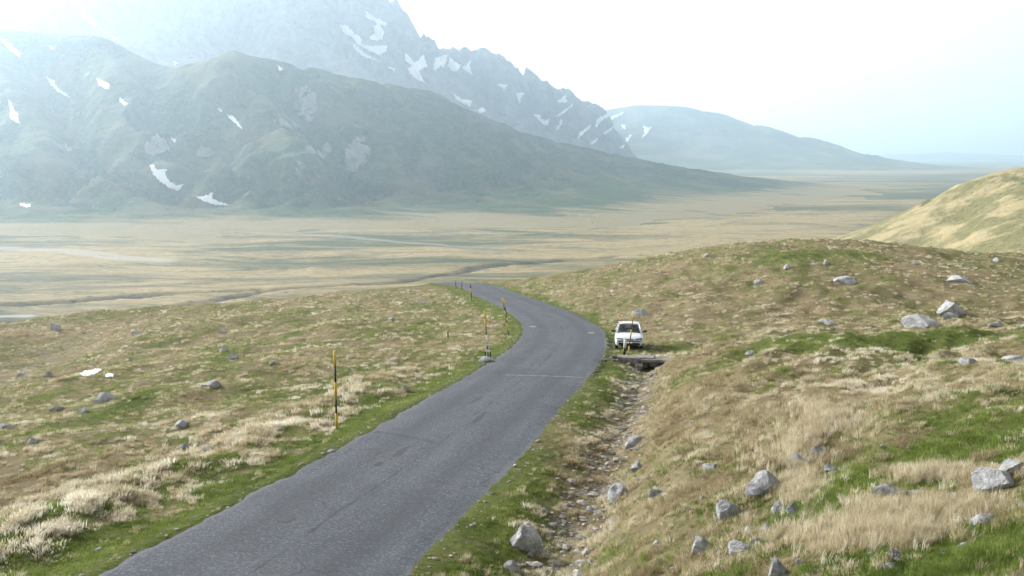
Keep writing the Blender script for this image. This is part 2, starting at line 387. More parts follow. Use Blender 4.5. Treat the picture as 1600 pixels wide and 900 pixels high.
streak([(-60,506),(60,500),(170,488),(330,470),(460,452),(620,440),(740,420),(880,405),(960,400)], 9, stream, .65)
streak([(-60,478),(30,475),(130,470),(250,462),(400,456)], 8, stream, .8)
streak([(740,418),(850,408),(960,403)], 12, stream, .6)
streak([(-40,508),(80,498),(200,490),(330,473)], 14, grav, .35)
streak([(0,388),(90,392),(180,402),(250,408)], 22, grav, .5)
streak([(400,365),(560,372),(700,385),(780,388)], 14, grav, .45)
streak([(-20,494),(40,491)], 9, grav, .9)
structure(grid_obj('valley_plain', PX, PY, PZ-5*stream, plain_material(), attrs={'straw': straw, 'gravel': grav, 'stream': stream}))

# ------------------------------------------------------------------ mountains
def ridgefield(X, Y, ridges, k=25):
    out = None
    for L, pts in ridges:
        p = np.array([at(*q) for q in pts]); best = None
        LL = np.interp(np.linspace(0, 1, len(pts)), np.linspace(0, 1, len(L)), L) if hasattr(L, '__len__') else [L]*len(pts)
        for a, b, La, Lb in zip(p[:-1], p[1:], LL[:-1], LL[1:]):
            ab = b[:2]-a[:2]; t = np.clip(((X-a[0])*ab[0]+(Y-a[1])*ab[1])/(ab@ab+1e-9), 0, 1)
            d = np.hypot(X-a[0]-t*ab[0], Y-a[1]-t*ab[1]); zr = a[2]+t*(b[2]-a[2])
            qd = d/(La+t*(Lb-La)); e = .90*np.exp(-qd**1.85)+.10*np.exp(-(qd*.48)**2); h = (zr-PLAIN)*e
            if best is None: be = e
            else: be = np.where(h > best, e, be)
            best = h if best is None else np.maximum(best, h)
        if out is None: out, oe = best, be
        else: oe = np.where(best > out, be, oe); out = smax(out, best, np.maximum(.01, k*sstep(5, 90, np.maximum(out, best))))
    return out, oe
def mountain_material(name, grass_a, grass_b, tan, rock_a, rock_b, s=1.0):
    t = NT(name); p = t.pos(); n1 = t.noise(p, .006*s, 6, .62); n2 = t.noise(p, .035*s, 6, .7); n3 = t.noise(t.pos((1, 1, .4)), .012*s, 5, .65, .8)
    n4 = t.noise(p, .13*s, 4, .75); g = t.mix(t.rng(n2, .3, .7), grass_a, grass_b); g = t.mix(t.rng(n4, .52, .62, 0, .55), g, tuple(x*.4 for x in grass_a)); g = t.mix(t.rng(n4, .40, .33, 0, .35), g, rock_b); g = t.mix(t.rng(n1, .48, .58, 0, .75), g, tan)
    g = t.mix(t.rng(t.math('ADD', t.attr('low'), t.math('MULTIPLY', t.math('SUBTRACT', t.noise(t.pos((.3, 1, 1)), .02*s, 5, .65), .5), 1.6)), .35, .75), g, (.26, .215, .115))
    r = t.mix(t.rng(n2, .3, .7), rock_a, rock_b)
    f = t.math('ADD', t.attr('rock'), t.math('MULTIPLY', t.math('SUBTRACT', n3, .5), 1.1))
    t.color(t.mix(t.rng(f, .46, .56), g, r)); t.b.inputs['Roughness'].default_value = 1; t.b.inputs['Specular IOR Level'].default_value = .05
    t.bump(t.math('ADD', n2, n3), 1.0, 14/s)
    return t.m
HF = {}
def mountain(name, x0, x1, y0, y1, step, ridges, mat, carve=.16, cs=190., rough=7., rs=60., rockblobs=(), rock0=0., rockslope=1.0, k=25, seed=100, warpm=55, jag=0, sink=4, crest=0., fine=0., xfade=None):
    xs = np.arange(x0, x1, step); ys = np.arange(y0, y1, step); X, Y = np.meshgrid(xs, ys)
    wx = X+warpm*fbm(X/380, Y/380, seed, 3); wy = Y+warpm*fbm(X/380, Y/380, seed+5, 3)
    h, e_ = ridgefield(wx, wy, ridges, k)
    r = ridged(X/cs, Y/cs, seed+11, 4)
    cm = (1-.75*sstep(-250, 450, X)*(name == 'green_mountain'))*sstep(15, 90, h)
    h2 = h-cm*carve*6.75*e_*e_*(1-e_)*(1-r)*1.8-cm*fine*6.75*e_*e_*(1-e_)*(1-ridged(X/(cs*.33)+.002*Y, Y/(cs*.45), seed+41, 3))+crest*h*(r-.6)+rough*fbm(X/rs, Y/rs, seed+21, 4)*sstep(25, 110, h)+jag*h/500*(ridged(X/130, Y/130, seed+31, 4)-.7)
    if xfade: h2 = h2*(1-sstep(xfade[0], xfade[1], X))
    Z = PLAIN-sink+h2
    gy_, gx_ = np.gradient(Z, step); sl = np.hypot(gx_, gy_)
    rock = rock0+rockslope*sstep(.5, .95, sl)
    HF[name] = (xs, ys, Z, step)
    for u, v, ru, rv_, s in rockblobs:
        c = hit_hf(name, [u], [v])[0]
        if c[1] > 0: rock = rock+s*np.exp(-((X-c[0])/(ru*c[1]/F))**2-((Z-c[2])/(rv_*c[1]/F))**2)
    e = np.minimum(np.minimum(X-x0, x1-X), np.minimum(Y-y0, y1-Y)); Z = Z-30*(1-sstep(0, 8*step, e))
    keep = Z > PLAIN-12
    o = grid_obj(name, X, Y, Z, mat, keep=keep, attrs={'rock': np.clip(rock, 0, 1), 'low': 1-sstep(PLAIN-4, PLAIN+26, Z)})
    return structure(o)
def hf_z(name, X, Y):
    xs, ys, Z, st = HF[name]
    fx = np.clip((X-xs[0])/st, 0, len(xs)-1.001); fy = np.clip((Y-ys[0])/st, 0, len(ys)-1.001)
    i = fx.astype(int); j = fy.astype(int); a = fx-i; b = fy-j
    return (Z[j,i]*(1-a)+Z[j,i+1]*a)*(1-b)+(Z[j+1,i]*(1-a)+Z[j+1,i+1]*a)*b
def hit_hf(name, u, v):
    xs, ys, Z, st = HF[name]; a, b, c = ray(np.asarray(u, float), np.asarray(v, float))
    Yg = np.arange(ys[0], ys[-1], st*.8); t = Yg[None]/b[:,None]
    bl = (c[:,None]*t < hf_z(name, a[:,None]*t, np.broadcast_to(Yg[None], t.shape)))
    i = bl.argmax(1); ok = bl.any(1)
    lo = Yg[np.maximum(i-1, 0)]; hi = Yg[i]
    for _ in range(10):
        m = (lo+hi)/2; tt = m/b; q = c*tt < hf_z(name, a*tt, m); hi = np.where(q, m, hi); lo = np.where(q, lo, m)
    tt = hi/b; out = np.stack([a*tt, hi, c*tt], 1); out[~ok] = -1
    return out

A_RIDGES = [
 (400, [(270,108,2780),(320,92,2680),(370,78,2600),(450,93,2680),(560,118,2780),(640,138,2880),(780,192,3150),(900,228,3450),(1040,256,3750),(1150,280,3800),(1230,289,3800)]),
 (230, [(370,82,2600),(415,160,2330),(455,235,2110),(480,300,1960),(505,338,1790)]),
 (300, [(640,138,2880),(690,220,2500),(740,290,2200),(800,328,2000),(870,352,1720)]),
 (320, [(900,232,3400),(960,284,2900),(1030,312,2500),(1110,330,2100)]),
 (200, [(450,215,2180),(390,243,2080),(320,262,1990),(300,290,1930),(290,335,1800)]),
 (190, [(390,243,2080),(480,285,1950),(590,325,1840)]),
 (380, [(-420,10,3000),(-100,32,3000),(0,42,2950),(60,47,2900),(140,55,2850),(270,108,2780)]),
 (230, [(140,55,2850),(200,130,2500),(240,200,2260),(262,250,2110),(275,300,1930),(280,338,1790)]),
 (260, [(-60,40,2900),(20,140,2450),(80,215,2180),(130,262,2020),(170,310,1870),(190,338,1790)]),
 (230, [(-300,190,2250),(-60,212,2120),(90,245,2020),(230,296,1900),(380,336,1800)]),
]
M_A = mountain_material('mountain_turf', (.03, .055, .022), (.075, .115, .042), (.13, .125, .065), (.17, .165, .16), (.36, .35, .34))
mountain('green_mountain', -2100, 1900, 1300, 4700, 8, A_RIDGES, M_A, carve=58, fine=28, rough=4, cs=230, warpm=30, rockblobs=[
    (245,225,14,16,.75), (320,240,9,8,.7), (480,175,40,50,.30), (560,235,18,25,.5), (500,240,8,22,.35), (130,200,30,16,.22), (110,232,22,12,.25), (240,90,30,14,.2)], rockslope=.25, seed=100, sink=6)
B_RIDGES = [
 ((1150,1150,1100,950,800,720,680,640,600,580,560,540,500,440,430,400,380), [(-500,-60,4700),(-150,-110,4800),(120,-150,4900),(330,-140,5000),(480,-75,5000),(560,-22,5000),(585,0,5000),(640,42,5100),(690,68,5200),(715,76,5250),(742,86,5250),(760,76,5300),(800,104,5400),(870,146,5600),(880,142,5600),(920,161,5900),(950,171,6100)]),
 (500, [(100,-100,4700),(180,0,4200),(260,60,3800),(330,110,3500)]),
 (500, [(380,-60,4700),(470,60,4100),(560,120,3700)]),
 (450, [(690,70,5150),(740,150,4700),(800,190,4400)]),
 (400, [(870,146,5600),(900,200,5100),(930,240,4700)]),
 (420, [(-200,-60,4500),(-60,20,3900),(60,30,3600)]),
]
M_B = mountain_material('crag_rock', (.07, .078, .045), (.11, .11, .065), (.13, .12, .10), (.14, .14, .145), (.30, .30, .30), .6)
mountain('rocky_mountain', -3300, 1500, 3200, 7000, 14, B_RIDGES, M_B, xfade=(480, 1050), fine=60, carve=150, crest=.10, cs=330, rough=20, rs=120, rock0=.42, rockslope=.6, k=50, seed=150, warpm=70, jag=28,
         rockblobs=[(200,40,120,60,.5), (560,60,80,60,.4), (720,110,80,50,.4)])
D_RIDGES = [((760,760,760,760,760,760,680,520,330,200), [(900,190,8500),(940,172,8500),(1000,163,8500),(1060,165,8500),(1110,175,8500),(1180,195,8500),(1240,212,8550),(1300,230,8600),(1350,250,8650),(1390,268,8700)]),
            (300, [(1180,197,8400),(1120,220,8000),(1060,240,7700)])]
M_D = mountain_material('far_turf', (.055, .08, .03), (.10, .125, .05), (.20, .18, .10), (.17, .165, .16), (.32, .31, .30), .5)
mountain('far_hill', -200, 4600, 6800, 10400, 26, D_RIDGES, M_D, carve=30, cs=520, rough=4, rs=200, seed=200, warpm=14, rockslope=.3, rockblobs=[(950,215,50,30,.5)])
E_RIDGES = [(1400, [(1250,246,18000),(1380,242,18000),(1480,238,18000),(1600,243,18000),(1750,236,18000),(2100,240,18000)])]
mountain('horizon_hill', 3000, 15400, 15600, 20300, 120, E_RIDGES, M_D, carve=20, cs=1500, rough=15, rs=600, seed=230)
F_RIDGES = [((25,40,95,150,150,150), [(1352,376,1000),(1405,340,1000),(1480,298,990),(1600,257,960),(1740,215,920),(2000,190,880)]),
            (110, [(1600,262,950),(1640,330,800),(1660,380,700)]), (60, [(1500,292,980),(1510,345,880),(1520,395,800)])]
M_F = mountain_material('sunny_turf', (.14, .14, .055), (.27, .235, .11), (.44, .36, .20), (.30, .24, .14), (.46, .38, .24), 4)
mountain('right_hill', 150, 1100, 560, 1450, 4, F_RIDGES, M_F, carve=4, cs=110, rough=.8, rs=30, seed=260, warpm=8, rock0=.1, rockslope=.2, k=10)

# ------------------------------------------------------------------ haze
bm = bmesh.new(); bmesh.ops.create_cube(bm, size=1)
x0, x1, y0, y1, z0, z1 = -9000, 16000, -800, 20800, PLAIN-9, 1560
for v in bm.verts: v.co = ((x0+x1)/2+v.co.x*(x1-x0), (y0+y1)/2+v.co.y*(y1-y0), (z0+z1)/2+v.co.z*(z1-z0))
hm = bpy.data.materials.new('haze'); hm.use_nodes = True; hn = hm.node_tree.nodes; hn.remove(hn['Principled BSDF'])
pv = hn.new('ShaderNodeVolumePrincipled'); pv.inputs['Density'].default_value = HAZE_DENSITY
pv.inputs['Color'].default_value = (.66, .84, 1.0, 1); pv.inputs['Anisotropy'].default_value = .64
hm.node_tree.links.new(pv.outputs[0], hn['Material Output'].inputs['Volume'])
haze = bm_obj('haze', bm, hm); stuff(haze, 'pale blue sunlit haze filling the valley air', 'haze')
# ------------------------------------------------------------------ snow lying on the mountains
def snow_material():
    t = NT('old_snow'); n = t.noise(t.pos(), .05, 5, .6); t.color(t.mix(t.rng(n, .3, .7), (.78, .79, .80), (.90, .90, .90)))
    t.b.inputs['Roughness'].default_value = .7; t.bump(n, .3, 2); return t.m
M_SNOW = snow_material()
def in_poly(px, py, poly):
    ins = np.zeros(px.shape, bool); n = len(poly)
    for i in range(n):
        x1, y1 = poly[i]; x2, y2 = poly[(i+1) % n]
        if y1 == y2: continue
        c = ((y1 > py) != (y2 > py)) & (px < (x2-x1)*(py-y1)/(y2-y1)+x1); ins ^= c
    return ins
def snow_patch(poly, label, group=None):
    P_ = np.array(poly, float); st = .8 if np.ptp(P_[:,0]) > 16 else .5
    us = np.arange(P_[:,0].min()-2, P_[:,0].max()+2, st); vs = np.arange(P_[:,1].min()-2, P_[:,1].max()+2, st)
    U, V = np.meshgrid(us, vs); Uw = U+1.7*fbm(U/4, V/4, 301, 3, .6); Vw = V+1.5*fbm(U/4, V/4, 305, 3, .6)
    ins = in_poly(Uw, Vw, poly)
    if ins.sum() < 4: return
    pts = -np.ones((U.size, 3))
    for nm in ('green_mountain', 'rocky_mountain', 'far_hill'):
        todo = np.where(pts[:,1] < 0)[0]
        if len(todo): pts[todo] = hit_hf(nm, U.ravel()[todo], V.ravel()[todo])
    ny, nx = U.shape; D = pts[:,1].reshape(ny, nx); ok = (D > 0)
    med = np.median(D[ins & ok]) if (ins & ok).any() else 0
    ok &= np.abs(D-med) < med*.3
    insv = ins & ok
    inner = insv.copy(); inner[1:-1,1:-1] &= insv[:-2,1:-1] & insv[2:,1:-1] & insv[1:-1,:-2] & insv[1:-1,2:]
    lift = np.where(inner, 1, .35)*med*.0011
    faces = []; idx = np.arange(nx*ny).reshape(ny, nx)
    q = insv.astype(int); s4 = q[:-1,:-1]+q[:-1,1:]+q[1:,1:]+q[1:,:-1]
    okq = ok[:-1,:-1] & ok[:-1,1:] & ok[1:,1:] & ok[1:,:-1]
    for j, i in zip(*np.where((s4 >= 3) & okq)):
        c = [idx[j,i], idx[j+1,i], idx[j+1,i+1], idx[j,i+1]]
        d4 = D.ravel()[c]
        if np.ptp(d4) < med*.06:
            faces.append(c if s4[j,i] == 4 else [k for k in c if insv.ravel()[k]])
    if not faces: return
    par = {}
    def find(k):
        while par.setdefault(k, k) != k: par[k] = par[par[k]]; k = par[k]
        return k
    for f in faces:
        for k in f[1:]: par[find(k)] = find(f[0])
    cnt = {}
    for f in faces: cnt[find(f[0])] = cnt.get(find(f[0]), 0)+1
    top = max(cnt, key=cnt.get); faces = [f for f in faces if find(f[0]) == top]
    used = sorted({k for f in faces for k in f}); rm = {k: n for n, k in enumerate(used)}
    pv_ = pts[used].copy(); lf = lift.ravel()[used]
    pv_ = pv_*(1-lf/np.maximum(np.linalg.norm(pv_, axis=1), 1))[:,None]; pv_[:,2] += lf*.6
    base = pv_.mean(0)
    o = mesh_obj('snow_patch', pv_-base, [[rm[k] for k in f] for f in faces], M_SNOW); o.location = base
    tag(o, label, 'snow patch', group)
SN = [
 ([(0,60),(15,66),(34,84),(31,91),(18,82),(4,68)], 'diagonal snow streak highest on the left edge of the green mountain'),
 ([(0,8),(12,5),(26,2),(27,9),(22,14),(8,12)], 'snow patch in the top left corner of the mountains'),
 ([(122,6),(132,9),(134,22),(150,33),(152,43),(140,37),(126,26)], 'hooked snow patch below the grey crag at the upper left'),
 ([(151,41),(172,54),(192,67),(189,68),(170,58),(151,45)], 'thin snow line trailing down from the hooked snow patch'),
 ([(76,72),(82,70),(86,78),(80,78)], 'tiny snow spot just under the left green crest'),
 ([(70,120),(84,125),(90,137),(112,152),(108,153),(90,144),(80,134)], 'slanting snow streak left of the forked snow streak'),
 ([(149,119),(158,125),(171,131),(172,140),(164,140),(156,136)], 'stubby snow patch at the head of a dotted snow gully'),
 ([(185,151),(192,156),(200,164),(195,165),(187,159)], 'small snow tail below the stubby snow patch'),
 ([(12,155),(18,160),(22,172),(31,178),(29,186),(34,196),(26,193),(14,184),(16,172)], 'upright hourglass snow patch near the left frame edge'),
 ([(270,95),(278,99),(273,102)], 'tiny snow spot in the saddle left of the green dome'),
 ([(339,168),(349,173),(345,176)], 'tiny snow spot on the left flank of the green dome'),
 ([(352,177),(368,184),(376,197),(382,206),(370,196),(356,184)], 'narrow snow streak in the gully under the green dome'),
 ([(266,214),(276,219),(273,224)], 'tiny snow spot right of the pale scree scar'),
 ([(232,256),(242,259),(246,265),(262,264),(258,272),(265,283),(276,289),(288,288),(279,299),(264,294),(250,285),(240,274)], 'jagged snow drift zigzagging down the gully mouth'),
 ([(302,306),(318,307),(333,301),(332,310),(345,316),(364,321),(340,322),(318,315)], 'long pointed snow drift lowest on the mountain foot'),
 ([(433,101),(443,108),(437,112)], 'tiny snow spot on the dome ridge'),
 ([(28,318),(48,319),(48,325),(34,323)], 'flat snow remnant on the green apron at the far left'),
 ([(530,38),(545,42),(553,52),(562,56),(568,70),(582,72),(606,70),(604,80),(594,88),(575,80),(562,72),(550,60),(536,52)], 'largest snowfield, branching over the rocky mountain'),
 ([(551,67),(570,83),(591,94),(586,96),(565,88),(552,75)], 'snow band along the lower edge of the largest snowfield'),
 ([(570,15),(585,26),(605,36),(602,43),(588,37),(571,27)], 'slanting snow band nearest the rocky summit'),
 ([(580,40),(592,37),(601,50),(597,63),(582,65),(576,56),(586,54)], 'ring shaped snow patch under the slanting summit band'),
 ([(632,82),(640,88),(648,98),(662,85),(668,104),(655,112),(660,122),(669,134),(655,127),(640,117),(636,108),(643,104),(633,96)], 'forked snowfield shaped like a Y in mid ridge'),
 ([(680,90),(701,84),(697,96),(694,109),(688,103),(680,113),(676,106)], 'snow patch left of the notch, arching like a claw'),
 ([(703,89),(712,97),(720,102),(717,111),(706,113),(699,104)], 'middle snow patch of the three below the ridge notch'),
 ([(738,90),(734,104),(740,118),(730,114),(721,106),(730,101)], 'right snow patch of the three below the ridge notch'),
 ([(707,145),(722,155),(739,157),(735,169),(724,163),(711,155)], 'snow wedge low on the rocky slope above the green ridge'),
 ([(741,173),(755,167),(761,174),(752,178)], 'small snow fan touching the green ridge line'),
 ([(773,130),(793,133),(789,141),(780,136)], 'small T-shaped snow patch alone on the grey slope'),
 ([(805,146),(819,146),(814,157),(812,164),(808,155)], 'funnel shaped snow patch right of the T-shaped one'),
 ([(603,103),(619,107),(616,113)], 'small snow sliver below the largest snowfield'),
 ([(871,159),(884,147),(886,161),(876,161)], 'triangular snow patch just under the knob of the ridge'),
 ([(865,184),(885,170),(898,159),(894,166),(878,180)], 'long thin snow streak below the triangular snow patch'),
 ([(832,179),(843,178),(850,189),(859,185),(857,197),(849,195),(841,188)], 'ragged snow patch at the lower left of the streaked slope'),
 ([(867,205),(873,195),(876,185),(879,190),(874,203)], 'short upright snow streak beside the ragged patch'),
 ([(901,219),(907,205),(924,195),(921,202),(908,214)], 'curved snow streak in the middle of the streaked slope'),
 ([(941,209),(958,197),(960,200),(946,211)], 'short upper snow streak left of the far hill'),
 ([(921,225),(938,211),(942,213),(926,226)], 'short lower snow streak left of the far hill'),
 ([(929,198),(933,186),(950,177),(968,169),(962,176),(941,189),(933,199)], 'longest snow streak at the saddle of the far hill'),
 ([(941,193),(958,181),(977,173),(972,180),(951,191)], 'second long snow streak, right beside the longest one'),
 ([(962,239),(970,229),(977,224),(975,232),(967,239)], 'lowest snow streak on the far hill'),
 ([(975,223),(983,210),(988,212),(981,222)], 'snow streak directly above the lowest one on the far hill'),
 ([(999,219),(1007,208),(1005,197),(1018,199),(1012,210)], 'rightmost snow streak, bent at its top'),
 ([(968,194),(976,195),(980,203),(973,201)], 'small snow block between the streaks of the far hill'),
]
for poly, lab in SN: snow_patch(poly, lab)

# melting snow in the meadow gully
def ground_sheet(name, outline_px, mat, lift=.02, st=.9, thick=.05):
    P_ = np.array(outline_px, float); us = np.arange(P_[:,0].min()-2, P_[:,0].max()+2, st); vs = np.arange(P_[:,1].min()-1, P_[:,1].max()+1, st*.5)
    U, V = np.meshgrid(us, vs); ins = in_poly(U+3.2*fbm(U/6, V/3, 311, 3, .6), V+1.3*fbm(U/6, V/3, 315, 3, .6), outline_px); h = hit_ground(U.ravel(), V.ravel())
    h[:,2] += lift+thick*ins.ravel()
    ny, nx = U.shape; idx = np.arange(nx*ny).reshape(ny, nx); fs = []
    for j in range(ny-1):
        for i in range(nx-1):
            c = [idx[j,i], idx[j+1,i], idx[j+1,i+1], idx[j,i+1]]
            if ins.ravel()[c].sum() >= 2 and np.ptp(h[c,1]) < 9: fs.append(c)
    used = sorted({k for f in fs for k in f}); rm = {k: n for n, k in enumerate(used)}; base = h[used].mean(0)
    o = mesh_obj(name, h[used]-base, [[rm[k] for k in f] for f in fs], mat); o.location = base; return o
tag(ground_sheet('snow_patch', [(124,584),(134,581),(148,578),(160,577),(152,583),(142,586),(130,587)], M_SNOW), 'larger white snow remnant in the brown meadow gully', 'snow patch')
tag(ground_sheet('snow_patch', [(162,587),(172,585),(180,587),(174,589),(165,590)], M_SNOW), 'smaller white snow remnant beside the larger one in the meadow gully', 'snow patch')

# ------------------------------------------------------------------ road patches
M_TAR = flat('tar_patch', (.014, .014, .016), .7, 0, .3, 12); M_CHALK = flat('worn_paint', (.16, .165, .17), .8, 0, .25, 14)
def road_patch(name, s0, w0, ls, lw2, mat, label, cat, seed, n=18):
    r = np.random.default_rng(seed); ang = np.linspace(0, 2*np.pi, n, endpoint=False); rad = .6+.5*r.random(n)
    c = road_at(s0, w0); vs = [c+np.array([0, 0, .006])]
    for a_, q in zip(ang, rad): p_ = road_at(s0+math.sin(a_)*ls*q, w0+math.cos(a_)*lw2*q); vs.append(p_+np.array([0, 0, .006]))
    o = mesh_obj(name, np.array(vs)-c, [(0, 1+i, 1+(i+1) % n) for i in range(n)], mat); o.location = c
    return tag(o, label, cat)
for u, v, ls, lw2, lab in [(446,816,.28,.20,'dark tar blotch on the asphalt nearest the camera'), (625,709,.9,.13,'dark elongated tar patch in the left lane, second from the camera'),
                           (745,626,.9,.12,'small dark tar mark in the left lane before the bend'), (748,655,1.6,.10,'thin dark tar seam along the middle of the road')]:
    s_, w_ = road_uv(u, v); road_patch('tar_patch', s_, w_, ls, lw2, M_TAR, lab, 'tar patch', int(u))
s_, w_ = road_uv(890, 590)
lv = []; base = road_at(s_, 0.9)
for k in range(25):
    w = -1.0+k*(3.55/24); e = .06+.03*math.sin(k*1.7)
    lv += [road_at(s_-e, w)+np.array([0,0,.006]), road_at(s_+e, w)+np.array([0,0,.006])]
o = mesh_obj('road_marking', np.array(lv)-base, [(2*k, 2*k+2, 2*k+3, 2*k+1) for k in range(24)], M_CHALK); o.location = base
tag(o, 'worn pale line painted across the right half of the road', 'road marking')
for u, v, lab in [(832,511,'pale repair spot on the asphalt in the bend'), (924,521,'pale repair spot near the right road edge by the car')]:
    s_, w_ = road_uv(u, v); road_patch('asphalt_repair', s_, w_, .55, .28, M_CHALK, lab, 'road patch', int(u))

# ------------------------------------------------------------------ rocks
def rock_material():
    t = NT('limestone'); p = t.objco(); n = t.noise(p, 2.2, 7, .65); m = t.noise(p, 9, 5, .7); l = t.noise(p, 5, 3, .5)
    c = t.mix(t.rng(n, .32, .68), (.25, .255, .265), (.60, .60, .60)); c = t.mix(t.rng(m, .52, .66, 0, .75), c, (.09, .088, .08)); c = t.mix(t.rng(l, .6, .72, 0, .45), c, (.55, .54, .50))
    t.color(c); t.b.inputs['Roughness'].default_value = .95; t.bump(t.math('ADD', n, m), .8, .12); return t.m
M_ROCK = rock_material()
from mathutils import noise as mn
def rock_mesh(seed, sub=3):
    r = random.Random(seed); bm = bmesh.new(); bmesh.ops.create_icosphere(bm, subdivisions=sub, radius=1)
    planes = []
    for _ in range(13):
        d = Vector((r.uniform(-1,1), r.uniform(-1,1), r.uniform(-.4,1))).normalized(); planes.append((d, r.uniform(.42, .82)))
    off = Vector((seed*3.1, seed*1.7, 0))
    for v in bm.verts:
        c = v.co.copy()
        for d, h in planes:
            e = c.dot(d)-h
            if e > 0: c -= d*e*.97
        c *= 1+.20*mn.noise(c*1.4+off)+.07*mn.noise(c*4+off)+.045*mn.noise(c*10+off)
        v.co = c
    me = bpy.data.meshes.new('rock'); bm.to_mesh(me); bm.free(); me.materials.append(M_ROCK)
    if sub > 2: me.polygons.foreach_set('use_smooth', [True]*len(me.polygons)); me.set_sharp_from_angle(angle=math.radians(24)) if hasattr(me, 'set_sharp_from_angle') else None
    return me
ROCKM = [rock_mesh(k, 4) for k in range(12)]
def rock(u, v, wpx, hpx, label, k, group=None, name='rock'):
    c = hit_ground(u, v)[0]; dist = np.linalg.norm(c); w = wpx*dist/F/2; h = hpx*dist/F/2
    o = link(bpy.data.objects.new(name, ROCKM[k % 12])); r = random.Random(int(u*7+v))
    o.scale = (w*1.25, w*r.uniform(.9, 1.15), h*1.6); o.rotation_euler = (r.uniform(-.12,.12), r.uniform(-.12,.12), r.choice([0, math.pi])+r.uniform(-.4, .4))
    d = np.array([c[0], c[1]])/np.hypot(c[0], c[1]); c2 = c[:2]+d*w*.6
    o.location = (c2[0], c2[1], ground_z(np.array([c2[0]]), np.array([c2[1]]))[0]+h*.40)
    return tag(o, label, 'rock', group)
RK = [
 (818,858,52,44,'big pale boulder at the near end of the ditch beside the road',0), (966,783,58,34,'wide grey boulder in the middle of the ditch',1), (990,698,30,18,'dark notched rock in the ditch above the wide boulder',2),
 (1197,774,54,30,'broad ribbed grey rock embedded in the bank',3), (1137,810,36,30,'cracked blocky grey rock on the bank left of the ribbed one',4), (1100,864,46,20,'long slanting grey rock low on the bank',5),
 (1245,728,38,18,'flat slanted slab above the broad ribbed rock',6), (1275,714,26,16,'grey slab at the edge of the reddish grass tufts',7), (1552,764,64,30,'humped pale rock in green turf at the right',8),
 (1583,743,50,28,'large pale rock cut by the right frame edge',9), (1394,782,42,20,'lichened rock behind the tall tan grass',10), (1436,778,40,10,'low flat rock right behind the tall tan grass',11),
 (1486,780,20,11,'small white rock in turf below the humped pale rock',0), (1494,828,20,14,'small pale rock at the right end of the tan grass',1), (1538,826,36,18,'smooth white rock in the green turf at lower right',2),
 (1506,856,18,9,'small whitish stone below the smooth white rock',3), (1160,870,48,22,'pale flat-topped rock at the top of the peaty hole',4), (1216,902,36,26,'bright pale rock at the bottom frame edge',5),
 (1217,802,22,20,'upright pale rock right of the cracked block',6), (1238,806,24,22,'leaning pale slab beside the upright pale rock',7), (1171,836,17,15,'round white stone above the peaty hole',8),
 (1198,832,22,12,'flat pale stone beside the round white stone',9), (1182,852,20,14,'white stone between the round stone and the peaty hole',10), (1388,894,30,14,'grey rock at the foot of the thistle clump',11),
 (1115,735,30,13,'pale slanted slab high on the ditch bank',0), (997,734,22,12,'rounded stone in the ditch between notched rock and wide boulder',1), (1030,776,26,13,'pale flat stone right of the wide boulder',2),
 (923,804,20,12,'pale stone in the ditch below the wide boulder',3), (851,801,15,7,'white stone on the green verge above the big pale boulder',4), (956,820,18,10,'grey stone in the ditch below the pale stone',5),
 (800,894,30,18,'grey rubble rock left at the bottom of the ditch',6), (1295,738,24,12,'half buried rock among the reddish grass tufts',7), (1028,856,18,12,'bluish stone low on the bank',8),
 (1485,492,36,22,'tall rounded boulder on the mound, topmost of three',9), (1443,513,50,18,'broad pale boulder, lowest of the three on the mound',10), (1481,499,24,12,'small boulder tucked under the tall rounded one',11),
 (1002,494,27,15,'rounded boulder above the parked white car',0), (1500,442,36,11,'ribbed pale outcrop high on the mound at right',1), (1316,444,32,12,'pale split outcrop in the middle of the mound',2),
 (1232,420,14,6,'small dark stone under the mound crest',3), (1186,444,16,8,'small grey stone left of the split outcrop',4), (1292,412,12,6,'left stone of the row near the mound crest',5),
 (1558,409,12,6,'stone near the mound crest at the far right',6), (1430,413,12,5,'middle stone of the row near the mound crest',7), (1105,401,9,5,'tiny stone on the left shoulder of the mound',8),
 (1558,512,18,9,'rock in pale tufts right of the boulders',9), (1294,509,24,8,'low grey rock left of the stony strip on the mound',10), (1588,566,34,10,'flat dark rock at the right frame edge on the slope',11),
 (1515,568,26,10,'slanted grey rock on the pale slope at right',0), (1172,556,24,8,'flat stone at the bank top',1),
 (88,516,18,13,'lone dark boulder on the bright far edge of the meadow',2), (165,628,30,13,'pointed dark rock in a green hollow of the meadow',3), (130,646,20,10,'rounded grey rock left below the pointed one',4),
 (330,605,30,10,'flat elongated rock in the middle of the meadow',5), (350,549,14,9,'upper rock of the pair in the meadow centre',6), (362,562,18,9,'lower rock of the pair in the meadow centre',7),
 (285,669,24,15,'blocky dark rock on the near meadow',8), (346,521,13,8,'dark rock near the far edge of the meadow',9), (214,523,14,8,'dark rock right of the lone boulder on the meadow edge',10),
 (320,703,24,9,'low rock in grass tufts below the blocky one',11), (288,700,14,8,'small grey stone left of the low rock',0), (633,611,16,12,'pale pointed stone among tufts near the road',1),
 (517,709,15,6,'white stone lying on the verge under the striped pole',2), (88,641,18,8,'dark low rock left of the rounded grey rock',3), (8,670,22,8,'pale flat rock at the left frame edge',4),
 (75,589,16,9,'dark rock in the brown gully left of the snow',5), (52,692,18,8,'grey rock near the left frame edge on the near meadow',6), (658,476,14,6,'grey stone on the meadow rim near the bend',7),
 (611,501,12,6,'small stone on the meadow below the rim',8), (360,695,15,6,'small flat stone right of the low rock',9), (615,566,12,5,'small stone in the meadow above the pale tufts',10), (156,862,16,6,'white stone on the green verge at lower left',11),
 (35,587,12,8,'small dark rock at the left end of the brown gully',0), (425,569,16,6,'low grey stone right of the meadow pair',1),
]
for r_ in RK: rock(*r_)
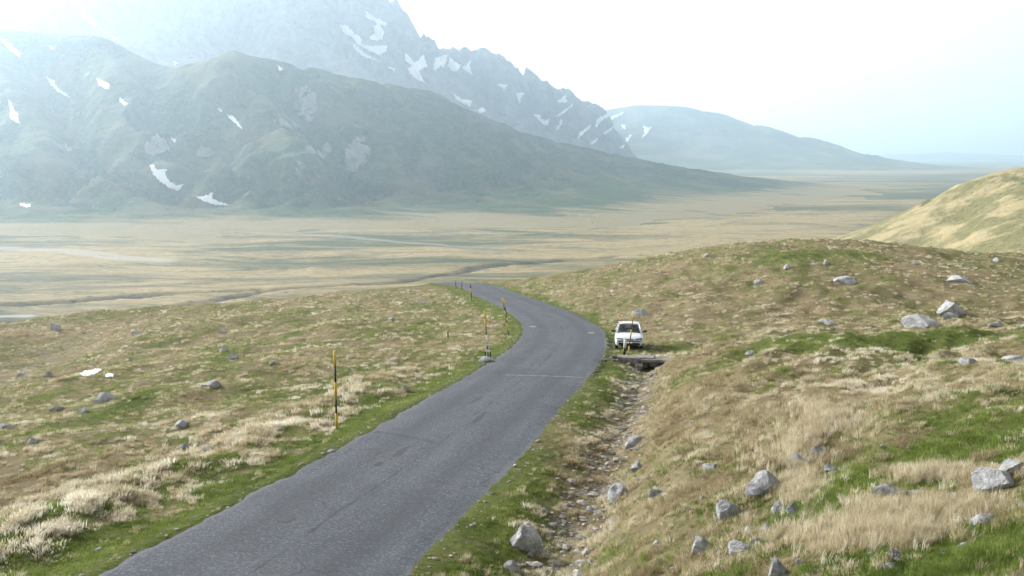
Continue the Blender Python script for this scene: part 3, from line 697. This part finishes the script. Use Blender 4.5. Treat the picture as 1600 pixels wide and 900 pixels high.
# countable small stones of the ditch and the bank
rs = random.Random(5); n = 0
while n < 80:
    if rs.random() < .62: Y = rs.uniform(17, 40); s_i = np.argmin(abs(cc[:,1]-Y)); w = HALF+2.2+rs.gauss(0, .6); q = cc[s_i]+nn[s_i]*w; lab, grp = 'small loose stone lying in the stony ditch bed', 'small stones in the ditch'
    else: q = hit_ground(rs.uniform(1020, 1590), rs.uniform(690, 895))[0][:2]; lab, grp = 'small pale stone scattered on the grassy bank', 'small stones on the bank'
    o = link(bpy.data.objects.new('stone', ROCKM[rs.randrange(12)])); s = rs.uniform(.04, .11)*(1 if 'ditch' in lab else .6)
    o.scale = (s*rs.uniform(.9, 1.5), s, s*rs.uniform(.5, .8)); o.rotation_euler = (0, 0, rs.uniform(0, 6.28))
    o.location = (q[0], q[1], ground_z(np.array([q[0]]), np.array([q[1]]))[0]+s*.25); tag(o, lab, 'stone', grp); n += 1
# gravel: uncountable
gv = []; gf = []
ico = bmesh.new(); bmesh.ops.create_icosphere(ico, subdivisions=1, radius=1); iv = np.array([v.co[:] for v in ico.verts]); ifc = [[v.index for v in f.verts] for f in ico.faces]; ico.free()
ng = 1700; Yg = rng.uniform(12, 50, ng); ii = np.array([np.argmin(abs(cc[:,1]-y)) for y in Yg]); wg = HALF+2.2+rng.normal(0, .5, ng)
qg = cc[ii]+nn[ii]*wg[:,None]
eg = 1500; se = rng.uniform(0, 90, eg); ie = np.array([np.argmin(abs(ss-s)) for s in se]); side = rng.choice([-1, 1], eg)
qg = np.vstack([qg, cc[ie]+nn[ie]*(side*(HALF+rng.normal(.08, .22, eg)))[:,None]]); zg = ground_z(qg[:,0], qg[:,1])
sz = np.concatenate([rng.gamma(2, .017, ng)+.012, rng.gamma(2, .008, eg)+.008])
for k in range(len(qg)):
    a = rng.uniform(0, 6.28); R = np.array([[math.cos(a), -math.sin(a), 0], [math.sin(a), math.cos(a), 0], [0, 0, 1]])
    p_ = (iv*(1+rng.uniform(-.25, .25, (12, 1))))*np.array([1.3, 1, .6])*sz[k]; b = len(gv)*1
    gv.append(p_@R.T+np.array([qg[k,0], qg[k,1], zg[k]+sz[k]*.2])); gf += [[i+12*k for i in f] for f in ifc]
stuff(mesh_obj('gravel', np.vstack(gv), gf, flat('gravel_stone', (.27, .25, .22), .95, 0, .5, 3), smooth=False), 'grey limestone gravel strewn along the ditch bed', 'gravel')

# ------------------------------------------------------------------ snow poles
M_YEL = flat('pole_yellow', (.56, .38, .04), .55); M_BLK = flat('pole_black', (.018, .018, .02), .5); M_WHT = flat('post_white', (.62, .62, .60), .6); M_CONC = flat('concrete', (.34, .33, .31), .9, 0, .3, 5)
def tube(p0, p1, r0, r1, seg=10):
    p0 = Vector(p0); p1 = Vector(p1); ax = (p1-p0).normalized(); s = ax.orthogonal().normalized(); t = ax.cross(s)
    bm = bmesh.new(); a = [bm.verts.new(p0+(s*math.cos(k*2*math.pi/seg)+t*math.sin(k*2*math.pi/seg))*r0) for k in range(seg)]
    b = [bm.verts.new(p1+(s*math.cos(k*2*math.pi/seg)+t*math.sin(k*2*math.pi/seg))*r1) for k in range(seg)]
    for k in range(seg): bm.faces.new((a[k], a[(k+1) % seg], b[(k+1) % seg], b[k]))
    bm.faces.new(a[::-1]); bm.faces.new(b); bmesh.ops.recalc_face_normals(bm, faces=bm.faces); return bm
def box(c, d, bevel=0.0, jit=0, seed=0):
    bm = bmesh.new(); bmesh.ops.create_cube(bm, size=1)
    for v in bm.verts: v.co = Vector((c[0]+v.co.x*d[0], c[1]+v.co.y*d[1], c[2]+v.co.z*d[2]))
    if bevel: bmesh.ops.bevel(bm, geom=bm.edges[:], offset=bevel, segments=2, affect='EDGES')
    if jit:
        bmesh.ops.subdivide_edges(bm, edges=bm.edges[:], cuts=3, use_grid_fill=True)
        for v in bm.verts: v.co += Vector((mn.noise(v.co*3+Vector((seed,0,0))), mn.noise(v.co*3+Vector((0,seed,5))), mn.noise(v.co*3+Vector((9,0,seed)))))*jit
    return bm
def pole(ub, vb, ut, vt, label, colors='YKYKY', r=.032, sleeve=True, base=None):
    c = hit_ground(ub, vb)[0] if base is None else np.array(base); tp = at(ut, vt, c[1])-c
    e = empty('snow_pole', c); n = len(colors); v = Vector(tp)
    tag(e, label, 'pole', 'striped snow poles along the road')
    bm_obj('buried_foot', tube(-v*.08, v*.002, r*.9, r*.9), M_BLK, e, True)
    for k, ch in enumerate(colors):
        rr = r*(1.45 if (sleeve and ch == 'Y') else 1.0)
        bm_obj('band', tube(v*(k/n), v*((k+1)/n), rr, rr), {'Y': M_YEL, 'K': M_BLK, 'W': M_WHT}[ch], e, True)
    return e
pole(526,670,523,548, 'yellow and black striped snow pole standing alone left of the road')
p2 = pole(763,560,757,486, 'snow pole with a white guard frame at its foot on the left verge', 'KKWKYY', .03)
pole(795,524,785,466, 'taller leaning striped snow pole of the pair inside the bend', 'KYKYKY', .03); pole(793,505,788,470, 'shorter leaning striped pole behind the taller one in the bend', 'YKKY', .027)
pole(737,470,735,444, 'dark snow pole where the road leaves the bend', 'KKYK', .045); pole(722,452,721,437, 'right one of the two farthest snow poles', 'KKY', .045); pole(713,451,711,437, 'left one of the two farthest snow poles', 'KKY', .045)
pole(980,566,990,489, 'tilted yellow and black snow pole in front of the parked car', 'KYKYKY', .026)
# guard frame parts belong to their pole
b2 = np.array(p2.location); wpp = np.linalg.norm(b2)/F
for dx, h in ((-4.5, 22), (3.5, 17)):
    for k in range(3): bm_obj('guard_post', tube((dx*wpp, -.05, h*wpp*k/3), (dx*wpp, -.05, h*wpp*(k+1)/3), .035, .035), (M_BLK, M_BLK, M_WHT)[k] if dx < 0 else M_BLK, p2)
for zz in (13, 22): bm_obj('guard_rail', box((-.5*wpp, -.1, zz*wpp), (10*wpp, .03, .09)), M_WHT, p2)
c = hit_ground(761, 565)[0]; o = link(bpy.data.objects.new('stone_block', ROCKM[3])); o.scale = (.55, .33, .2); c[2] += .08; o.location = c; tag(o, 'rough concrete block under the guarded snow pole', 'block')
c = hit_ground(975, 557)[0]; e = empty('marker_post', c); tag(e, 'short black marker post with a white top beside the culvert', 'marker post')
hh = 26*np.linalg.norm(c)/F; v = Vector((.06, 0, hh))
bm_obj('post', tube(-v*.1, v*.52, .075, .075), M_BLK, e, True); bm_obj('white_top', tube(v*.52, v, .085, .08), M_WHT, e, True); bm_obj('cap', tube(v, v*1.03, .08, .03), M_WHT, e, True)
c = hit_ground(700, 527)[0]; e = empty('wooden_stake', c); tag(e, 'tiny dark stake in the meadow below the bend', 'stake'); bm_obj('shaft', tube((0,0,-.1), (0,0,.38), .045, .04), M_BLK, e); bm_obj('tip', tube((0,0,.38), (0,0,.42), .04, .015), M_BLK, e)

# ------------------------------------------------------------------ culvert
i_c = np.argmin(abs(cc[:,1]-51.0)); qc = cc[i_c]+nn[i_c]*(HALF+2.6); cz = plane(qc[1])
e = empty('culvert', (qc[0], qc[1], cz), math.atan2(nn[i_c][1], nn[i_c][0])); tag(e, 'low concrete slab culvert crossing the ditch in front of the car', 'culvert')
M_STONE = flat('culvert_stone', (.16, .145, .13), .95, 0, .5, 4); M_SLAB = flat('old_concrete', (.20, .185, .165), .95, 0, .45, 3)
bm_obj('slab', box((-.95, .5, -.03), (1.9, .9, .16), .03, .08, 1), M_SLAB, e); bm_obj('cover_slab', box((.85, .5, -.09), (1.6, .85, .14), .02, .08, 5), M_SLAB, e); bm_obj('edge_slab', box((.1, .05, -.06), (1.5, .35, .13), .02, .07, 8), M_SLAB, e)
for k, (x, y, w, h) in enumerate([(-1.75,.25,.8,.75), (-1.05,.2,.55,.5), (-.55,.3,.45,.38), (-.05,.35,.4,.3), (.9,.2,.5,.6), (1.45,.1,.6,.5), (2.0,.2,.6,.4), (.45,.5,.35,.5), (1.1,-.25,.4,.5), (-.8,-.2,.4,.62), (-1.5,-.15,.5,.6)]): bm_obj('wall_stone', box((x, y, -.1-h/2-(.12 if y < 0 else 0)), (w, .45, h), .05, .12, k+11), M_STONE, e)
bm_obj('back_wall', box((0, 1.0, -.5), (4.4, .12, .9), .0, .03, 4), M_STONE, e)

# ------------------------------------------------------------------ car
M_PAINT = flat('white_paint', (.60, .62, .64), .3, 0, .02); M_PAINT.node_tree.nodes['Principled BSDF'].inputs['Coat Weight'].default_value = .6
M_PLAST = flat('black_plastic', (.02, .02, .022), .5); M_RUB = flat('tyre_rubber', (.018, .018, .018), .85); M_RIM = flat('rim_silver', (.5, .5, .52), .35, .8); M_SEAT = flat('seat_cloth', (.035, .04, .05), .9); M_PLATE = flat('plate_white', (.8, .8, .8), .4, 0, .02)
gt = NT('car_glass'); gt.color((.02, .03, .035)); gt.b.inputs['Roughness'].default_value = .05; gt.b.inputs['Specular IOR Level'].default_value = .8; gt.b.inputs['Alpha'].default_value = .55; M_GLASS = gt.m
ht = NT('lamp_glass'); ht.color((.20, .24, .30)); ht.b.inputs['Roughness'].default_value = .12; ht.b.inputs['Metallic'].default_value = .5; M_LAMP = ht.m
cpos = hit_ground(983, 547)[0]; cpos[1] += .1
cz = max(ground_z(np.array([cpos[0]+dx for dx in (-.7, .7, -.7, .7)]), np.array([cpos[1]+dy for dy in (.7, .7, 3.1, 3.1)])))
zf = max(ground_z(np.array([cpos[0]-.7, cpos[0]+.7]), np.array([cpos[1]+.7]*2))); zr = max(ground_z(np.array([cpos[0]-.7, cpos[0]+.7]), np.array([cpos[1]+3.1]*2)))
car = empty('parked_car', (cpos[0], cpos[1], zf+.0)); car.rotation_euler = (math.atan2(zr-zf, 2.4), 0, math.radians(-6.5)); tag(car, 'white small hatchback parked facing the camera beside the road', 'car')
ST = [(0,.60,.30,.58),(.05,.70,.24,.64),(.16,.775,.21,.70),(.40,.81,.20,.79),(.44,.815,.60,.80),(.75,.825,.64,.86),(1.06,.83,.60,.915),(1.10,.83,.19,.92),(1.8,.835,.19,.93),(2.82,.83,.19,.95),(2.86,.83,.60,.95),(3.15,.825,.64,.95),(3.44,.815,.60,.95),(3.48,.81,.22,.95),(3.7,.76,.30,.92),(3.8,.68,.38,.82)]
vs = []; fs = []
for y, hw, zb, zt in ST:
    h = [(0,zt+.025),(.45*hw,zt+.02),(.80*hw,zt-.005),(.94*hw,zt-.06),(hw,zt-.16 if zt-.16 > zb else zb+.03),(hw*.995,max(zb+.06,.42)),(hw*.96,zb+.0),(hw*.70,max(.2,min(zb,.3)))]
    row = [(-x, y, z) for x, z in h[::-1]]+[(x, y, z) for x, z in h[1:]]
    vs += row
m = 15
for k in range(len(ST)-1):
    for j in range(m-1): fs.append((k*m+j, k*m+j+1, (k+1)*m+j+1, (k+1)*m+j))
fs.append(tuple(range(m))[::-1]); fs.append(tuple((len(ST)-1)*m+j for j in range(m)))
body = mesh_obj('body', vs, fs, M_PAINT, car, False)
bmm = bmesh.new(); bmm.from_mesh(body.data); bmesh.ops.recalc_face_normals(bmm, faces=bmm.faces); bmm.to_mesh(body.data); bmm.free()
body.data.polygons.foreach_set('use_smooth', [True]*len(body.data.polygons))
def quad(name, pts, mat, parent, thick=0):
    o = mesh_obj(name, pts, [tuple(range(len(pts)))], mat, parent, False)
    if thick: md = o.modifiers.new('thickness', 'SOLIDIFY'); md.thickness = thick
    return o
WB, WT, RT, RB = (1.08,.925,.71), (1.78,1.41,.565), (3.12,1.43,.56), (3.62,.95,.68)
rf_ = bmesh.new(); rows = []
for y, z, w in [(1.70,1.385,.575),(1.82,1.43,.57),(2.4,1.465,.575),(3.0,1.45,.565),(3.2,1.40,.56)]:
    rows.append([rf_.verts.new((x*w, y, z+.03*(1-x*x)-(.035 if abs(x) == 1 else 0))) for x in (-1,-.92,-.5,0,.5,.92,1)])
for a, b in zip(rows[:-1], rows[1:]):
    for j in range(6): rf_.faces.new((a[j], a[j+1], b[j+1], b[j]))
ro = bm_obj('roof', rf_, M_PAINT, car, True); md = ro.modifiers.new('thickness', 'SOLIDIFY'); md.thickness = .05
for s in (-1, 1):
    bm_obj('front_pillar', tube((s*.725, 1.02, .90), (s*.565, 1.76, 1.41), .045, .04), M_PAINT, car, True); bm_obj('middle_pillar', tube((s*.725, 2.3, .92), (s*.585, 2.35, 1.43), .045, .04), M_PLAST, car, True)
    bm_obj('rear_pillar', tube((s*.71, 3.55, .93), (s*.56, 3.12, 1.42), .09, .06), M_PAINT, car, True)
    quad('side_window', [(s*.725,1.2,.94),(s*.725,3.4,.94),(s*.575,3.1,1.40),(s*.575,1.80,1.40)], M_GLASS, car)
    mi = bm_obj('wing_mirror', box((s*.93, 1.28, 1.0), (.20, .11, .12), .03), M_PLAST, car, True); bm_obj('mirror_arm', box((s*.80, 1.29, .96), (.12, .05, .05), .01), M_PLAST, mi)
    hl = quad('headlight', [(s*.36,.03,.655),(s*.70,.10,.69),(s*.76,.17,.625),(s*.72,.10,.565),(s*.38,.005,.56)], M_LAMP, car, .03)
    fl = bm_obj('fog_lamp_recess', box((s*.55, .05, .33), (.2, .06, .08), .02), M_PLAST, car)
    for y in (.75, 3.15):
        wv = empty_mesh = None
        ty = bmesh.new(); prof = [(-.09,.2),(-.09,.27),(-.06,.29),(.06,.29),(.09,.27),(.09,.2)]; N = 24; vv = [[ty.verts.new((px, math.cos(a*2*math.pi/N)*pr, math.sin(a*2*math.pi/N)*pr)) for px, pr in prof] for a in range(N)]
        for a in range(N):
            for b in range(5): ty.faces.new((vv[a][b], vv[a][b+1], vv[(a+1) % N][b+1], vv[(a+1) % N][b]))
        w_ = bm_obj('wheel', ty, M_RUB, car, True); w_.location = (s*.71, y, .29); bm_obj('rim', tube((-.07, 0, 0), (.07, 0, 0), .2, .2, 16), M_RIM, w_); bm_obj('hub', tube((s*.07, 0, 0), (s*.085, 0, 0), .06, .05), M_PLAST, w_)
    st_ = bm_obj('seat', box((s*.34, 2.15, .85), (.46, .16, .6), .06), M_SEAT, car, True); bm_obj('headrest', box((s*.34, 2.18, 1.22), (.26, .09, .17), .04), M_SEAT, st_, True)
quad('windscreen', [(-.70,1.09,.93),(.70,1.09,.93),(.555,1.74,1.395),(-.555,1.74,1.395)], M_GLASS, car); quad('rear_window', [(-.64,3.60,.97),(.64,3.60,.97),(.52,3.18,1.38),(-.52,3.18,1.38)], M_GLASS, car)
bm_obj('dashboard', box((0, 1.25, .90), (1.3, .35, .10), .03), M_PLAST, car); bm_obj('rear_bench', box((0, 2.95, .85), (1.2, .18, .5), .06), M_SEAT, car)
bm_obj('grille', box((0, .0, .585), (.56, .06, .05), .012), M_PLAST, car); bm_obj('bumper_strip', box((0, .03, .50), (1.38, .10, .05), .02), M_PLAST, car); bm_obj('air_intake', box((0, .04, .345), (1.22, .14, .15), .03), M_PLAST, car)
pt = bm_obj('number_plate', box((0, -.018, .43), (.38, .02, .10), .004), M_PLATE, car); bm_obj('plate_frame', box((0, -.010, .43), (.40, .018, .118), .004), M_PLAST, pt)
for x0_, x1_ in ((-.45, .05), (.1, .6)): bm_obj('wiper', tube((x0_, 1.07, .945), (x1_, 1.14, .985), .010, .007, 6), M_PLAST, car)
bm_obj('underbody', box((0, 1.9, .24), (1.2, 3.2, .1)), M_PLAST, car)
md = body.modifiers.new('round', 'SUBSURF'); md.levels = 1; md.render_levels = 2

# ------------------------------------------------------------------ thistle clump in the foreground
c = hit_ground(1398, 884)[0]; e = empty('thistle_clump', c); tag(e, 'pale purple spiky thistle clump in the foreground turf', 'plant')
M_TH = flat('thistle_flower', (.42, .37, .42), .9, 0, .3, 60); M_TL = flat('thistle_leaf', (.09, .11, .06), .9, 0, .3, 30)
wp = np.linalg.norm(c)/F; r_ = random.Random(4)
for k in range(13):
    a = r_.uniform(0, 6.28); rr = r_.uniform(.1, 1)*13*wp; top = Vector((math.cos(a)*rr, math.sin(a)*rr, r_.uniform(17, 29)*wp-.4*rr))
    st_ = bm_obj('stem', tube((math.cos(a)*rr*.4, math.sin(a)*rr*.4, -.02), top, .004, .003, 5), M_TL, e)
    fb = bmesh.new()
    for q in range(46):
        d = Vector((r_.gauss(0,1), r_.gauss(0,1), abs(r_.gauss(0.5,.8)))).normalized(); s = d.orthogonal()*wp*.55; L = r_.uniform(3.2, 5.2)*wp
        fb.faces.new([fb.verts.new(top+s), fb.verts.new(top-s), fb.verts.new(top+d*L)])
    bm_obj('flower_head', fb, M_TH, st_)
for k in range(26):
    a = r_.uniform(0, 6.28); L = r_.uniform(10, 20)*wp; d = Vector((math.cos(a), math.sin(a), r_.uniform(.2, .8))).normalized(); s = Vector((-d.y, d.x, 0))*wp*1.3; lb = bmesh.new()
    p_ = [lb.verts.new(x) for x in (s*.4, s+d*L*.5, d*L, -s+d*L*.5, -s*.4)]; lb.faces.new(p_); bm_obj('leaf', lb, M_TL, e)

# ------------------------------------------------------------------ grass
def blade_tuft(name, n, h, spread, wid, mat, seed, lean=0.0, droop=.5):
    r = random.Random(seed); v = []; f = []
    for k in range(n):
        a = r.uniform(0, 6.283); rad = spread*math.sqrt(r.random())*.5; bx, by = math.cos(a)*rad, math.sin(a)*rad
        hh = h*r.uniform(.55, 1.1); out = r.uniform(.15, 1)*droop*hh; a2 = a+r.gauss(0, .6); dx, dy = math.cos(a2)*out+lean*hh, math.sin(a2)*out
        w = wid*r.uniform(.6, 1.2); t = r.uniform(0, 6.283); sx, sy = math.cos(t)*w, math.sin(t)*w; b = len(v)
        v += [(bx-sx, by-sy, -.02), (bx+sx, by+sy, -.02), (bx+dx*.35-sx*.8, by+dy*.35-sy*.8, hh*.6), (bx+dx*.35+sx*.8, by+dy*.35+sy*.8, hh*.6), (bx+dx, by+dy, hh*(1-.25*out/hh))]
        f += [(b, b+1, b+3, b+2), (b+2, b+3, b+4)]
    me = bpy.data.meshes.new(name); me.from_pydata(v, [], f); me.materials.append(mat); return bpy.data.objects.new(name, me)
def grass_material(name, c0, c1, c2, trans):
    t = NT(name); tint = t.attr('tint', 'INSTANCER'); c = t.mix(t.rng(tint, 0, .5), c0, c1); c = t.mix(t.rng(tint, .5, 1), c, c2); t.color(c)
    t.b.inputs['Roughness'].default_value = .7; t.b.inputs['Specular IOR Level'].default_value = .15
    tr = t.n.new('ShaderNodeBsdfTranslucent'); t.link(c, tr.inputs[0]); mx = t.n.new('ShaderNodeMixShader'); mx.inputs[0].default_value = trans
    t.link(t.b.outputs[0], mx.inputs[1]); t.link(tr.outputs[0], mx.inputs[2]); t.link(mx.outputs[0], t.n['Material Output'].inputs[0]); return t.m
M_STRAW = grass_material('dry_grass', (.22, .165, .09), (.45, .385, .245), (.76, .71, .59), .4)
M_GREEN = grass_material('green_grass', (.085, .12, .025), (.165, .225, .048), (.29, .31, .11), .4)
def scatter(name, pts, scale, tint, rz, protos, label):
    coll = bpy.data.collections.new(name+'_tufts')
    for p_ in protos: coll.objects.link(p_)
    me = bpy.data.meshes.new(name); me.vertices.add(len(pts)); me.vertices.foreach_set('co', pts.astype(np.float32).ravel())
    for k, a in (('size', scale), ('tint', tint)):
        x = me.attributes.new(k, 'FLOAT', 'POINT'); x.data.foreach_set('value', a.astype(np.float32))
    rot = np.zeros((len(pts), 3), np.float32); rot[:,2] = rz; rot[:,0] = rng.normal(0, .12, len(pts)); rot[:,1] = rng.normal(0, .12, len(pts))
    x = me.attributes.new('turn', 'FLOAT_VECTOR', 'POINT'); x.data.foreach_set('vector', rot.ravel())
    o = link(bpy.data.objects.new(name, me)); stuff(o, label, 'grass')
    g = bpy.data.node_groups.new(name, 'GeometryNodeTree'); g.interface.new_socket('Geometry', in_out='INPUT', socket_type='NodeSocketGeometry'); g.interface.new_socket('Geometry', in_out='OUTPUT', socket_type='NodeSocketGeometry')
    N = g.nodes; L = g.links; gi = N.new('NodeGroupInput'); go = N.new('NodeGroupOutput'); mp = N.new('GeometryNodeMeshToPoints'); ip = N.new('GeometryNodeInstanceOnPoints'); ci = N.new('GeometryNodeCollectionInfo')
    ci.inputs['Collection'].default_value = coll; ci.inputs['Separate Children'].default_value = True; ci.inputs['Reset Children'].default_value = True
    ip.inputs['Pick Instance'].default_value = True
    def na_(nm, ty):
        q = N.new('GeometryNodeInputNamedAttribute'); q.data_type = ty; q.inputs['Name'].default_value = nm; return [s for s in q.outputs if s.enabled and s.name == 'Attribute'][0]
    L.new(gi.outputs[0], mp.inputs['Mesh']); L.new(mp.outputs[0], ip.inputs['Points']); L.new(ci.outputs[0], ip.inputs['Instance'])
    L.new(na_('turn', 'FLOAT_VECTOR'), ip.inputs['Rotation']); L.new(na_('size', 'FLOAT'), ip.inputs['Scale'])
    L.new(ip.outputs[0], go.inputs[0]); md = o.modifiers.new('scatter', 'NODES'); md.node_group = g
    return o
NC = 500000
rr_ = rng.uniform(-.66, .66, NC); sel = rng.random(NC)
Yc = np.where(sel < .62, np.exp(rng.uniform(math.log(3.2), math.log(135), NC)), 1/rng.uniform(1/120, 1/3.2, NC)); Xc = rr_*(Yc+3)
Xc = Xc+0; sdc = road_sd(Xc, Yc); ok = np.abs(sdc) > HALF-.06+.12*fbm(Xc/.5, Yc/.5, 93, 2)
xl = Xc-cpos[0]; yl = Yc-cpos[1]; ok &= ~((np.abs(xl) < .95) & (yl > -.1) & (yl < 3.9))
ok &= ~((np.abs(Xc-qc[0]) < 2.3) & (Yc > qc[1]-.4) & (Yc < qc[1]+1.3))
Xc, Yc, sdc = Xc[ok], Yc[ok], sdc[ok]
Gc, Bc, Pc = cover(Xc, Yc, sdc, BLOBS); Zc = ground_z(Xc, Yc, sdc)
keepf = rng.random(len(Xc)) > Bc*.85; clump = .8*fbm(Xc/.55, Yc/.75, 91, 2)+.5*fbm(Xc/1.5, Yc/2.6, 92, 2)
isg = (Gc+rng.normal(0, .27, len(Xc))) > .5
far = 1+Yc/95
dlc = -sdc-HALF; nearroad = np.clip((np.abs(sdc)-HALF)/.5, .5, 1)
m_ = keepf & ~isg & (rng.random(len(Xc)) < np.clip(.42+clump*1.5, .05, 1))
n_ = m_.sum(); tone = .45+.30*fbm(Xc/3.5, Yc/6, 95, 3)+.30*fbm(Xc/.9, Yc/1.7, 99, 2)+.16*clump+.24*Pc+.12*((Xc > 8) & (Yc < 45))-.14*np.exp(-((sdc-HALF-5)/3)**2)*(Yc < 48)
scatter('dry_grass', np.stack([Xc, Yc, Zc-.01], 1)[m_], ((.55+.5*np.clip(clump+.3, 0, 1)+.65*Pc)*far*nearroad*rng.uniform(.7, 1.25, len(Xc)))[m_], np.clip(tone+rng.normal(0, .15, len(Xc)), 0, 1)[m_], rng.normal(.4, 1.3, n_),
        [blade_tuft('dry_tuft', 34, (.055, .075, .09, .105, .07, .12)[k], (.22, .2, .17, .15, .24, .13)[k], .0042, M_STRAW, k, (.1, .3, .4, .2, .5, .3)[k], (1.3, 1.0, .8, .7, 1.5, .6)[k]) for k in range(6)], 'dry straw coloured grass tufts covering meadow and bank')
m_ = keepf & isg & (rng.random(len(Xc)) < .8); n_ = m_.sum(); tone = .45+.3*fbm(Xc/2.5, Yc/4, 97, 3)+.35*fbm(Xc/.35, Yc/.45, 98, 2)
scatter('green_grass', np.stack([Xc, Yc, Zc-.01], 1)[m_], ((.7+.3*clump)*far*nearroad*rng.uniform(.7, 1.3, len(Xc)))[m_], np.clip(tone+rng.normal(0, .15, len(Xc)), 0, 1)[m_], rng.uniform(0, 6.28, n_),
        [blade_tuft('green_tuft', 26, .075, .20, .0042, M_GREEN, 20+k, .1, .7) for k in range(5)], 'short green turf on verges and hollows')
# tall tan swathes in the foreground
tp = []
for u, v, ru, rv_, n in [(1340,835,130,22,900), (1440,800,110,20,600), (1455,745,70,10,380), (1240,760,40,30,260), (1225,700,60,40,420), (1290,660,70,26,380), (1270,640,40,14,200)]:
    uu = u+rng.normal(0, .55, n)*ru; vv_ = v+rng.normal(0, .5, n)*rv_; tp.append(hit_ground(uu, np.minimum(vv_, 897)))
tp = np.vstack(tp); n_ = len(tp)
scatter('tall_grass', tp, rng.uniform(.6, 1.15, n_), np.clip(rng.normal(.58, .18, n_), 0, 1), rng.uniform(-1.2, 1.2, n_),
        [blade_tuft('tall_tuft', 30, .20, .13, .0024, M_STRAW, 40+k, .15, .55) for k in range(5)], 'tall tan grass swathes on the near bank')
